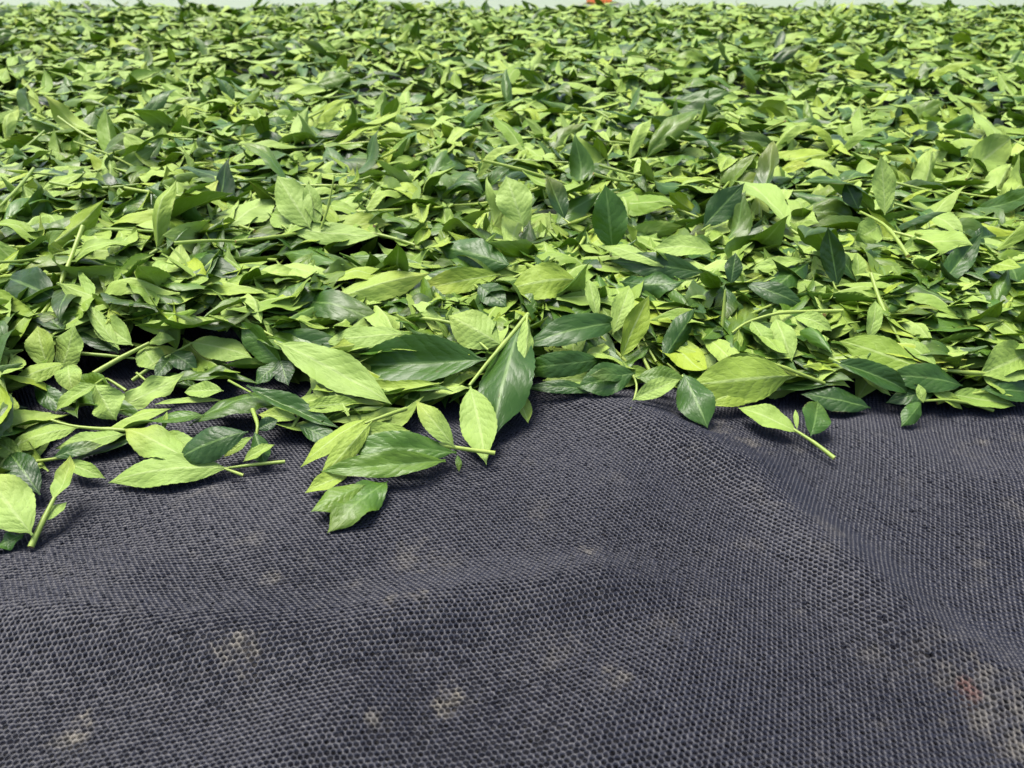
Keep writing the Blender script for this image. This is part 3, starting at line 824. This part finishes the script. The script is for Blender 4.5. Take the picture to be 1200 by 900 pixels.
  [ST((370, 357, 3.6), (386, 351, 3.9), (396, 348, 4.0), r=1.3)],
  [LF((386, 352, 3.9), (505, 320, 4.6), .17, 'p', (-.05, -.7, .8), bend=18, fold=-22, tone=.66, youth=.3, sweep=-8)]),
 ('serrated grey-green leaf under the long pale bridging leaf',
  [ST((336, 356, 3.4), (346, 352, 3.4), r=.8)],
  [LF((342, 353, 3.4), (456, 384, 2.8), .15, 'd', (0, -.6, .9), bend=26, fold=6, tone=.6)]),
 ('broad mid-green leaf with folded top edge lying behind the veined pale leaf',
  [ST((606, 308, 4.4), (596, 312, 4.4), r=1.0)],
  [LF((600, 312, 4.4), (514, 290, 4.8), .26, 'd', (0, -.8, .7), bend=26, fold=-8, tone=.65),
   LF((586, 322, 4.0), (486, 342, 3.6), .16, 'p', (0, -.75, .6), tone=.2, youth=.4, bend=20)]),
 ('dome-shaped pale leaf with ribbed veins lying on a short green stem',
  [ST((684, 326, 4.2), (672, 328, 4.2), r=1.2)],
  [LF((676, 328, 4.2), (596, 340, 3.8), .3, 'p', (0, -.85, .7), bend=46, fold=-8, tone=.4, youth=.5, rec=40)]),
 ('small bluish leaf with a notched tip in front of the dome-shaped leaf',
  [ST((556, 334, 3.8), (562, 338, 3.8), r=.7)],
  [LF((560, 334, 4.0), (594, 360, 3.2), .32, 'd', (0, -.75, .7), tone=.45, bend=20)]),
 ('pale-topped leaf over a long dark leaf below the upright dark blade',
  [ST((842, 326, 4.2), (822, 330, 4.2), (806, 336, 4.0), r=1.3)],
  [LF((778, 313, 4.6), (699, 288, 5.2), .12, 'p', (-.1, -.5, .9), bend=20, tone=.82, fold=-8),
   LF((826, 320, 4.2), (716, 306, 4.4), .14, 'd', (0, -.85, .5), bend=22, tone=.35),
   LF((838, 294, 5.0), (764, 292, 5.0), .23, 'p', (0, -.6, .9), tone=.74, bend=14)]),
 ('grey-green leaf with wavy edge curling up at its tip below the pale-topped leaf',
  [ST((818, 336, 3.8), (806, 338, 3.8), r=.8)],
  [LF((726, 330, 4.2), (802, 330, ('y', -1.0)), .25, 'd', (0, -.75, .8), bend=-26, fold=-6, tone=.6, wave=.2)]),
 ('dark two-leaf tuft standing beside the grey-green wavy leaf',
  [ST((846, 386, 2.8), (850, 340, ('y', 1.0)), r=1.2)],
  [LF((850, 336, 4.2), (852, 374, 3.0), .3, 'd', (-.3, -.8, .5), tone=.4, fold=-10),
   LF((850, 336, 4.2), (836, 366, 3.2), .26, 'd', (.3, -.8, .4), tone=.3),
   LF((856, 334, 4.2), (862, 296, ('y', 1.4)), .28, 'd', (0, -.8, .5), tone=.25, twist=30),
   LF((872, 332, 4.2), (944, 360, 3.4), .17, 'd', (-.1, -.7, .7), tone=.35, bend=18)]),
 ('smooth grey leaf pointing up beside the dark standing leaf',
  [ST((950, 306, 4.9), (944, 308, 4.9), r=.9)],
  [LF((948, 308, 4.9), (898, 346, 3.8), .2, 'd', (-.25, -.65, .8), tone=.6, bend=12, fold=-8),
   LF((945, 306, 5.0), (880, 316, 4.8), .13, 'p', (0, -.4, 1), tone=.8)]),
 ('mixed leaves tucked under the long straight stem at the heap edge by the frame',
  [ST((1098, 472, .5), (1130, 463, .9), (1160, 458, 1.2), r=1.2)],
  [LF((1112, 463, 1.0), (1190, 476, .4), .2, 'p', (0, -.45, 1), tone=.4, bend=18),
   LF((1150, 456, 1.3), (1218, 464, .8), .22, 'd', (0, -.6, .8), tone=.55, fold=14),
   LF((1098, 458, 1.2), (1038, 472, .5), .2, 'd', (0, -.6, .8), tone=.4, bend=22),
   LF((1086, 454, 1.5), (1128, 480, .3), .18, 'p', (.1, -.6, .8), tone=.4, youth=.2)]),
 ('sprig of pale leaves just behind the lowest sprig beside the frame',
  [ST((8, 548, .6), (40, 541, .9), (76, 536, 1.1), r=1.2)],
  [LF((74, 541, .9), (124, 561, .4), .17, 'p', (0, -.4, 1), tone=.45, bend=20),
   LF((50, 548, .8), (2, 562, .4), .2, 'p', (0, -.4, 1), tone=.5),
   LF((62, 536, 1.2), (120, 521, 1.3), .2, 'd', (0, -.6, .8), tone=.55, fold=14),
   LF((30, 541, 1.0), (-10, 512, 1.7), .2, 'p', (0, -.6, .8), tone=.6)]),
 ('small three-leaf sprig between the narrow dark leaf and the bright sprig on the net',
  [ST((342, 502, .8), (350, 488, 1.3), (356, 478, 1.6), r=1.1)],
  [LF((349, 491, 1.3), (302, 486, 1.4), .2, 'p', (0, -.5, .9), tone=.55, youth=.15),
   LF((350, 498, 1.0), (402, 522, .5), .2, 'd', (0, -.6, .8), tone=.6, bend=22),
   LF((355, 480, 1.6), (424, 474, 1.6), .17, 'p', (0, -.6, .8), tone=.45, youth=.2, bend=24)]),
]

def resolve(p, y0=None):
    if isinstance(p[2], tuple):
        return upright(p[0], p[1], y0 + p[2][1] * 0.01)
    return ground(*p)

hero_pts, hero_roots, hero_pos = [], [], []
n_hero_sprig = n_hero_leaf = 0
def leaf_object(name, me, parent, M, tone, youth):
    o = link(name, me, parent)
    o.matrix_local = Matrix(M.tolist())
    o.color = (tone, youth, random.random(), 1.0)
    return o

for hi, (label, stems, leaves) in enumerate(HERO):
    p0 = resolve(stems[0]['pts'][0])
    single = len(leaves) == 1
    root = link('tea_leaf' if single else 'tea_sprig', None)
    root.location = p0
    root.empty_display_size = 0.01
    if single: n_hero_leaf += 1
    else: n_hero_sprig += 1
    tag(root, label, 'tea leaf' if single else 'tea sprig', 'loose tea leaves on the heap' if single else 'tea sprigs on the heap')
    for st in stems:
        a = resolve(st['pts'][0])
        P = np.array([resolve(q, a[1]) for q in st['pts']]) - p0
        o = link('petiole' if single else 'stem', tube_mesh('stem', P, st['r'] * 0.001, st['r1'] * 0.001, 9, (0.45,)), root)
        o.color = (st['tone'] + random.uniform(-.1, .2), 0, 0, 1)
    cen = []
    for q in leaves:
        B = resolve(q['b']); T = resolve(q['t'], B[1])
        fl = q['face'] == 'p'
        sg = -1 if fl else 1
        pr = dict(hw=q['w'] * 0.87, scurve=random.gauss(0, 5), pucker=random.uniform(0.003, 0.006), tip=random.uniform(0.6, 1.1), bend=q['bend'] * sg * 1.25, late=q['late'], fold=q['fold'] * sg * 1.35, recurve=q['rec'] * (0.4 if fl else 1), twist=q['twist'] + random.gauss(0, 15),
                  wave=q['wave'] * 2.2, wf=q['wf'], ph=random.uniform(0, 6), sweep=q['sweep'])
        A = leaf_arrays(N_HI, US_HI, serr=0.04, **pr)
        me = mesh_np('leaf', A[0], A[1], A[2], A[3])
        me.materials.append(M_UP); me.materials.append(M_DN)
        M = basis(B - p0, T - p0, q['n'], fl)
        W = A[0] @ M[:3, :3].T + M[:3, 3] + p0
        M[2, 3] += max(0.0, 0.0012 - float((W[:, 2] - net_h(W[:, 0], W[:, 1])).min()))     # resting on the net, not in it
        o = leaf_object('blade' if single else 'leaf', me, root, M, q['tone'], q['youth'])
        if q['lab']: o['label'] = q['lab']
        D = leaf_arrays(26, np.linspace(-.95, .95, 11), **pr)[0][:286]
        hero_pts.append(D @ M[:3, :3].T + M[:3, 3] + p0)
        cen.append((B + T) / 2)
    hero_pos.append(np.mean(cen, 0))
hero_pts = np.concatenate(hero_pts)

# ------------------------------------------------------------------ the heap: extents and thickness
EDGE = np.array([gxy(*p) for p in [(-900, 560), (-300, 600), (-60, 604), (50, 580), (105, 556), (150, 534), (220, 530), (320, 530), (420, 515), (540, 484), (600, 452), (660, 446),
                                   (760, 464), (900, 470), (1060, 476), (1200, 472), (1500, 440), (2100, 455)]])
def edge_y(x): return np.interp(x, EDGE[:, 0], EDGE[:, 1])
BACK = 3.0
def thick(x, y):
    dd = y - edge_y(x)
    t = 0.006 + 0.032 * (1 - np.exp(-np.clip(dd, 0, 9) / 0.085)) + 0.010 * np.clip((dd - 0.2) / 0.8, 0, 1)
    t = t * (1 + 0.22 * np.sin(x * 7.1 + 1.0 + np.sin(y * 5)) * np.sin(y * 6.3 + 0.5 + np.sin(x * 3.1)))
    return t * np.clip((BACK + 0.06 - y) / 0.18, 0.1, 1)
GAPS = np.array([(*gxy(142, 458), 0.013), (*gxy(118, 556), 0.010), (*gxy(250, 424), 0.011), (*gxy(205, 486), 0.013), (*gxy(312, 372), 0.013), (*gxy(420, 352), 0.010), (*gxy(472, 360), 0.012),
                 (*gxy(340, 470), 0.012), (*gxy(720, 425), 0.012)])
def bare(P):
    """How many of the points would cover one of the gaps where the net shows."""
    return (np.hypot(P[:, 0, None] - GAPS[None, :, 0], P[:, 1, None] - GAPS[None, :, 1]) < GAPS[None, :, 2]).any(1).sum()

# ------------------------------------------------------------------ sprig patterns
def rotm(axis, ang):
    return np.array(Matrix.Rotation(ang, 3, Vector(axis)))
SPRIGS = []
for k in range(34):
    nl = random.choice([2, 2, 3, 3, 3, 4, 4, 5])
    Ls = random.uniform(0.035, 0.05) + 0.009 * nl
    c1, c2 = random.gauss(0, 0.07), random.gauss(0, 0.05)
    def sp(f): return np.array([Ls * f, Ls * c1 * math.sin(math.pi * f), Ls * c2 * math.sin(math.pi * f)])
    stem = [sp(f) for f in np.linspace(0, 1, 6)]
    lv = []
    sd = random.choice([1, -1])
    for i in range(nl):
        f = 0.38 + 0.62 * i / max(1, nl - 1) if nl > 1 else 0.8
        young = max(0.0, (f - 0.55) / 0.45)
        L = random.uniform(0.056, 0.088) * (1 - 0.42 * young)
        ang = R(random.uniform(24, 62)) * sd * (1 - 0.4 * young)
        sd = -sd
        el = R(random.gauss(6, 20))
        dirv = np.array([math.cos(ang) * math.cos(el), math.sin(ang) * math.cos(el), math.sin(el)])
        roll = R(random.gauss(0, 32))
        nrm = rotm(dirv, roll) @ np.array([0, 0, 1.0])
        M = basis(sp(f), sp(f) + dirv * L, nrm, random.random() < 0.25)
        lv.append((random.randrange(NLIB), M, young))
    bud = None
    if random.random() < 0.6:
        e = sp(1.0); dv = e - sp(0.8); dv /= np.linalg.norm(dv)
        bud = basis(e, e + dv * random.uniform(0.018, 0.03), (0, 0.3, 1), False)
    V = tube_arrays(stem, 0.0013, 0.0009, 5)
    SPRIGS.append(dict(stem_far=tube_arrays(stem[::5], 0.0013, 0.0009, 4), stem=stem, leaves=lv, bud=bud, stem_np=V, stem_me=tube_mesh('stem', stem, 0.00135, 0.00095, 8, [0.38 + 0.62 * i / max(1, nl - 1) for i in range(nl - 1)]),
                       pts=np.concatenate([LIB[a]['pts'] @ m[:3, :3].T + m[:3, 3] for a, m, _ in lv] + [np.array(stem)])))

# ------------------------------------------------------------------ lay them down one on another
def project(P):
    x, y, z = P[:, 0], P[:, 1], P[:, 2] - CAM_H
    dep = y * CP - z * SP
    up = y * SP + z * CP
    dep = np.maximum(dep, 1e-3)
    return 600 + FPX * x / dep, 450 - FPX * up / dep, dep

SC = 3.0     # screen cells of three photo pixels
def cells(P):
    u, v, dd = project(P)
    i, j = (u / SC).astype(int), (v / SC).astype(int)
    ok = (i >= 1) & (i < 399) & (j >= 1) & (j < 299)
    return i, j, dd, ok
hz = np.full((300, 400), 99.0)
i, j, dd, ok = cells(hero_pts)
for a in (-1, 0, 1):
    for b in (-1, 0, 1):
        np.minimum.at(hz, (j[ok] + b, i[ok] + a), dd[ok])

GR = 0.006
HX0, HY0 = -2.5, 0.2
H = np.zeros((500, 840))
yy, xx = np.mgrid[0:500, 0:840]
H[:] = net_h(HX0 + xx * GR, HY0 + yy * GR)
def hidx(P):
    return np.clip(((P[:, 1] - HY0) / GR).astype(int), 0, 498), np.clip(((P[:, 0] - HX0) / GR).astype(int), 0, 838)

def half_w(y): return 0.14 + 0.70 * (y * CP + 0.1)
items = []   # (kind, pattern, 4x4 world)
cand = []
def area_samples(n):
    out = []
    while len(out) < n:
        y = random.uniform(0.30, BACK)
        x = random.uniform(-2.3, 2.3)
        if abs(x) < half_w(y) and y > edge_y(x) + 0.012:
            out.append((x, y))
    return out
AREA = 4.6
cand += [('s', x, y) for x, y in area_samples(int(AREA * 420))]
cand += [('l', x, y) for x, y in area_samples(int(AREA * 1550))]
# the front of the heap lies closer packed
cand += [('s', x, y) for x, y in area_samples(6000) if y < 1.0][:700]
cand += [('l', x, y) for x, y in area_samples(30000) if y < 1.0][:3600]
cand += [('l', x, y) for x, y in area_samples(2800) if y > 0.9]
for _ in range(3200):
    x = random.uniform(-0.42, 0.40); y = edge_y(x) + random.uniform(0.0, 0.17)
    cand.append(('l', x, y))
random.shuffle(cand)
# the loose leaves tend to end on top
cand.sort(key=lambda c: random.random() + (0.18 if c[0] == 'l' else 0))
fr = [(-1.0, 0.0)]
for kind, x, y in cand:
    yaw = random.uniform(0, 2 * math.pi)
    if kind == 's':
        k = random.randrange(len(SPRIGS))
        tl = R(abs(random.gauss(0, 9)))
        base = SPRIGS[k]['pts']
        flip = random.random() < (0.62 if y < 0.9 else 0.69)
        off = -np.array([0.04, 0, 0])
        s = random.uniform(0.85, 1.1)
    else:
        k = random.randrange(NLIB)
        tl = R(min(42, abs(random.gauss(0, 13))))
        base = LIB[k]['pts']
        flip = random.random() < (0.62 if y < 0.9 else 0.69)
        off = -np.array([0.5, 0, 0])
        s = random.uniform(0.046, 0.082) * (1.12 if y > 1.0 else 1.0)
        if random.random() < 0.035: tl, s = R(random.uniform(35, 62)), random.uniform(0.04, 0.055)
    ta = random.uniform(0, 2 * math.pi)
    A = rotm((math.cos(ta), math.sin(ta), 0), tl) @ rotm((0, 0, 1), yaw) @ (rotm((1, 0, 0), math.pi) if flip else np.eye(3))
    A = A * s
    P = (base + off) @ A.T
    P[:, 0] += x; P[:, 1] += y
    if (P[:, 1] < edge_y(P[:, 0]) - 0.006).any() or P[:, 1].max() > BACK + 0.05 or (y < 0.75 and bare(P) > 0):
        continue
    a, b = hidx(P)
    z0 = np.percentile(H[a, b] - P[:, 2], 78) + 0.0015
    cap = float(thick(np.array(x), np.array(y))) + 0.012 - np.percentile(P[:, 2], 70)
    z0 = min(z0, cap + random.uniform(-0.012, 0.004))
    low = (P[:, 2] + z0 - net_h(P[:, 0], P[:, 1])).min()
    if low < 0.0015: z0 += 0.0015 - low
    P[:, 2] += z0
    # keep the sprigs along the front uncovered
    u, v, d0, ok = cells(P)
    if ok.any():
        cov = (d0[ok] < hz[v[ok], u[ok]] + 0.003) & (hz[v[ok], u[ok]] < 90)
        if cov.sum() > 0.14 * len(P): continue
    H[a, b] = np.maximum(H[a, b], P[:, 2])
    H[a + 1, b] = np.maximum(H[a + 1, b], P[:, 2]); H[a, b + 1] = np.maximum(H[a, b + 1], P[:, 2])
    M = np.eye(4); M[:3, :3] = A; M[:3, 3] = A @ off + np.array([x, y, z0])
    items.append(dict(kind=kind, k=k, M=M, x=x, y=y, tone=[min(1, max(0, random.gauss(0.57, 0.30))) for _ in range(6)], young=random.random()))

def youth_of(it, yg):
    return min(1.0, 0.75 * yg * random.random() + (0.75 * random.random() if it['young'] > 0.72 else 0.16 * random.random()))

# ------------------------------------------------------------------ which ones show largest
def item_leaves(it):
    if it['kind'] == 'l':
        return [(it['k'], it['M'], 0.0)]
    return [(a, it['M'] @ m, yg) for a, m, yg in SPRIGS[it['k']]['leaves']]
zb = np.full(300 * 400, 99.0)
rec = []
for n, it in enumerate(items):
    if it['y'] > 1.9: continue
    for a, M, _ in item_leaves(it):
        P = LIB[a]['dense'] @ M[:3, :3].T + M[:3, 3]
        i, j, dd, ok = cells(P)
        rec.append((np.full(ok.sum(), n), j[ok] * 400 + i[ok], dd[ok]))
ids = np.concatenate([r[0] for r in rec]); px = np.concatenate([r[1] for r in rec]); dp = np.concatenate([r[2] for r in rec])
np.minimum.at(zb, px, dp)
for o in (1, -1, 400, -400):
    np.minimum.at(zb, px + o, dp)
zb = np.minimum(zb, hz.ravel())
win = dp <= zb[px] + 0.004
seen = np.zeros(len(items))
pair = np.unique(ids[win].astype(np.int64) * 200000 + px[win])
np.add.at(seen, pair // 200000, 1)
order = np.argsort(-seen)
pick_s = [n for n in order if items[n]['kind'] == 's' and seen[n] > 3][:298 - n_hero_sprig]
pick_l = [n for n in order if items[n]['kind'] == 'l' and seen[n] > 3][:298 - n_hero_leaf]
picked = set(pick_s) | set(pick_l)

# ------------------------------------------------------------------ labels that single each one out
LANDMARK = {0: 'lowest sprig cut by the frame', 5: 'pale humped leaf', 14: 'long slanting pale leaf', 16: 'big dark glossy leaf', 19: 'dark pointed edge leaf',
            21: 'large olive veined leaf', 23: 'upright olive leaf', 27: 'long stem running out of frame', 30: 'tall leaning pale stem', 32: 'upright dark blade leaf',
            33: 'pale heart-shaped leaf', 35: 'tall pale upright leaf', 37: 'dark curling leaf', 41: 'pale leaf on thin stem', 42: 'long bare slanted stem',
            43: 'large leaning pale leaf', 46: 'long pale bridging leaf', 49: 'dome-shaped pale leaf'}
ORD = ['first', 'second', 'third', 'fourth', 'fifth', 'sixth', 'seventh', 'eighth', 'ninth', 'tenth', 'eleventh', 'twelfth', 'thirteenth', 'fourteenth', 'fifteenth', 'sixteenth',
       'seventeenth', 'eighteenth', 'nineteenth', 'twentieth'] + ['twenty-' + q for q in ('first', 'second', 'third', 'fourth', 'fifth', 'sixth', 'seventh', 'eighth', 'ninth')]
SECT = ['beside right of', 'behind-right of', 'behind', 'behind-left of', 'beside left of', 'before-left of', 'in front of', 'before-right of']
def describe(it):
    ls = item_leaves(it)
    pale = np.mean([1.0 if M[2, 2] < 0 else 0.0 for _, M, _ in ls])
    steep = np.mean([abs(M[2, 2]) / np.linalg.norm(M[:3, 2]) for _, M, _ in ls])
    if it['kind'] == 'l':
        c = ('pale' if it['tone'][0] > 0.5 else 'olive pale') if pale > 0.5 else ('dark' if it['tone'][0] < 0.5 else 'mid-green')
        return c + (' flat' if steep > 0.94 else ' tilted' if steep > 0.72 else ' upright') + ' leaf'
    c = 'mostly pale' if pale > 0.6 else 'mostly dark' if pale < 0.4 else 'mixed-green'
    return c + ' ' + {1: 'one', 2: 'two', 3: 'three', 4: 'four', 5: 'five'}[len(ls)] + '-leaf sprig'
buckets = {}
for n in sorted(picked):
    it = items[n]
    c = it['M'][:3, 3]
    best = min(LANDMARK, key=lambda q: (hero_pos[q][0] - it['x']) ** 2 + (hero_pos[q][1] - it['y']) ** 2)
    dx, dy = it['x'] - hero_pos[best][0], it['y'] - hero_pos[best][1]
    sec = int(round(math.atan2(dy, dx) / (math.pi / 4))) % 8
    buckets.setdefault((describe(it), SECT[sec], LANDMARK[best]), []).append((math.hypot(dx, dy), n))
label_of = {}
for (dsc, sec, lm), v in buckets.items():
    for q, (_, n) in enumerate(sorted(v)):
        label_of[n] = (dsc if len(v) == 1 else ORD[min(q, 28)] + ' ' + dsc) + ' ' + sec + ' the ' + lm

# ------------------------------------------------------------------ the largest ones as things of their own
for n in sorted(picked):
    it = items[n]
    M = it['M']
    if it['kind'] == 'l':
        o = leaf_object('tea_leaf', LIB[it['k']]['hi'], None, M, it['tone'][0], youth_of(it, 0.3))
        tag(o, label_of[n], 'tea leaf', 'loose tea leaves on the heap')
        continue
    sp_ = SPRIGS[it['k']]
    root = link('tea_sprig', None)
    root.matrix_world = Matrix(M.tolist())
    root.empty_display_size = 0.01
    tag(root, label_of[n], 'tea sprig', 'tea sprigs on the heap')
    st = link('stem', sp_['stem_me'], root)
    st.color = (random.uniform(0.3, 0.95), 0, 0, 1)
    for q, (a, m, yg) in enumerate(sp_['leaves']):
        leaf_object('leaf', LIB[a]['hi'], root, m, it['tone'][q], youth_of(it, yg))
    if sp_['bud'] is not None:
        leaf_object('bud', BUD_ME, root, sp_['bud'], 0.6, 0.6)

# ------------------------------------------------------------------ the rest of the heap, past counting
VV, QQ, UU, MM, TO, YO, SE = [], [], [], [], [], [], []
base = 0
def add(V, Q, uv, mi, tone, youth):
    global base
    VV.append(V); QQ.append(Q + base); UU.append(uv); MM.append(mi)
    TO.append(np.full(len(V), tone)); YO.append(np.full(len(V), youth)); SE.append(np.full(len(V), random.random()))
    base += len(V)
for n, it in enumerate(items):
    if n in picked: continue
    lod = 'mid' if it['y'] < 1.2 and seen[n] > 0 else 'lo'
    for q, (a, M, yg) in enumerate(item_leaves(it)):
        V, Q, uv, mi = LIB[a][lod]
        add(V @ M[:3, :3].T + M[:3, 3], Q, uv, mi, it['tone'][q], youth_of(it, yg))
    if it['kind'] == 's':
        V, F, Cf, uv = SPRIGS[it['k']]['stem_np'] if it['y'] < 1.2 else SPRIGS[it['k']]['stem_far']
        M = it['M']
        add(V @ M[:3, :3].T + M[:3, 3], F, uv, np.full(len(F), 2), random.uniform(0.3, 0.95), 0)
        if SPRIGS[it['k']]['bud'] is not None:
            B = M @ SPRIGS[it['k']]['bud']
            add(BUD[0] @ B[:3, :3].T + B[:3, 3], BUD[1], BUD[2], np.full(len(BUD[1]), 1), 0.6, 0.6)
me = mesh_np('tea_leaves', np.concatenate(VV), np.concatenate(QQ), np.concatenate(UU), np.concatenate(MM), {'tone': np.concatenate(TO), 'youth': np.concatenate(YO), 'seed': np.concatenate(SE)})
for m in (M_UP, M_DN, M_STEM): me.materials.append(m)
heap = link('tea_leaves', me)
heap.color = (0, 0, 0, 1)
tag(heap, 'deep green mass of freshly picked tea leaves filling the heap', 'tea leaves', kind='stuff')


# ------------------------------------------------------------------ behind the heap
def lathe(name, prof, seg=36):
    n = len(prof)
    a = np.arange(seg) * 2 * np.pi / seg
    V = np.stack([np.array([[r * math.cos(q), r * math.sin(q), z] for q in a]) for r, z in prof]).reshape(-1, 3)
    i = np.arange(n * seg).reshape(n, seg); j = np.roll(i, -1, 1)
    F = np.stack([i[:-1], j[:-1], j[1:], i[1:]], -1).reshape(-1, 4)
    return mesh_np(name, V, F)
g0 = ground(702, 4.5, -1.2)
tub = link('plastic_tub', None)
tub.location = g0
tub.scale = (0.95, 0.95, 0.95)
tag(tub, 'small orange plastic tub standing on the pale ground behind the heap', 'tub')
link('body', lathe('body', [(0.0, 0.002), (0.058, 0.002), (0.062, 0.006), (0.078, 0.115), (0.074, 0.115), (0.058, 0.008), (0.0, 0.008)]), tub, M_ORANGE)
rm = link('rim', lathe('rim', [(0.0735, 0.113), (0.0735, 0.119), (0.085, 0.119), (0.088, 0.115), (0.088, 0.106), (0.085, 0.106), (0.084, 0.113), (0.079, 0.113)]), tub, M_ORANGE)
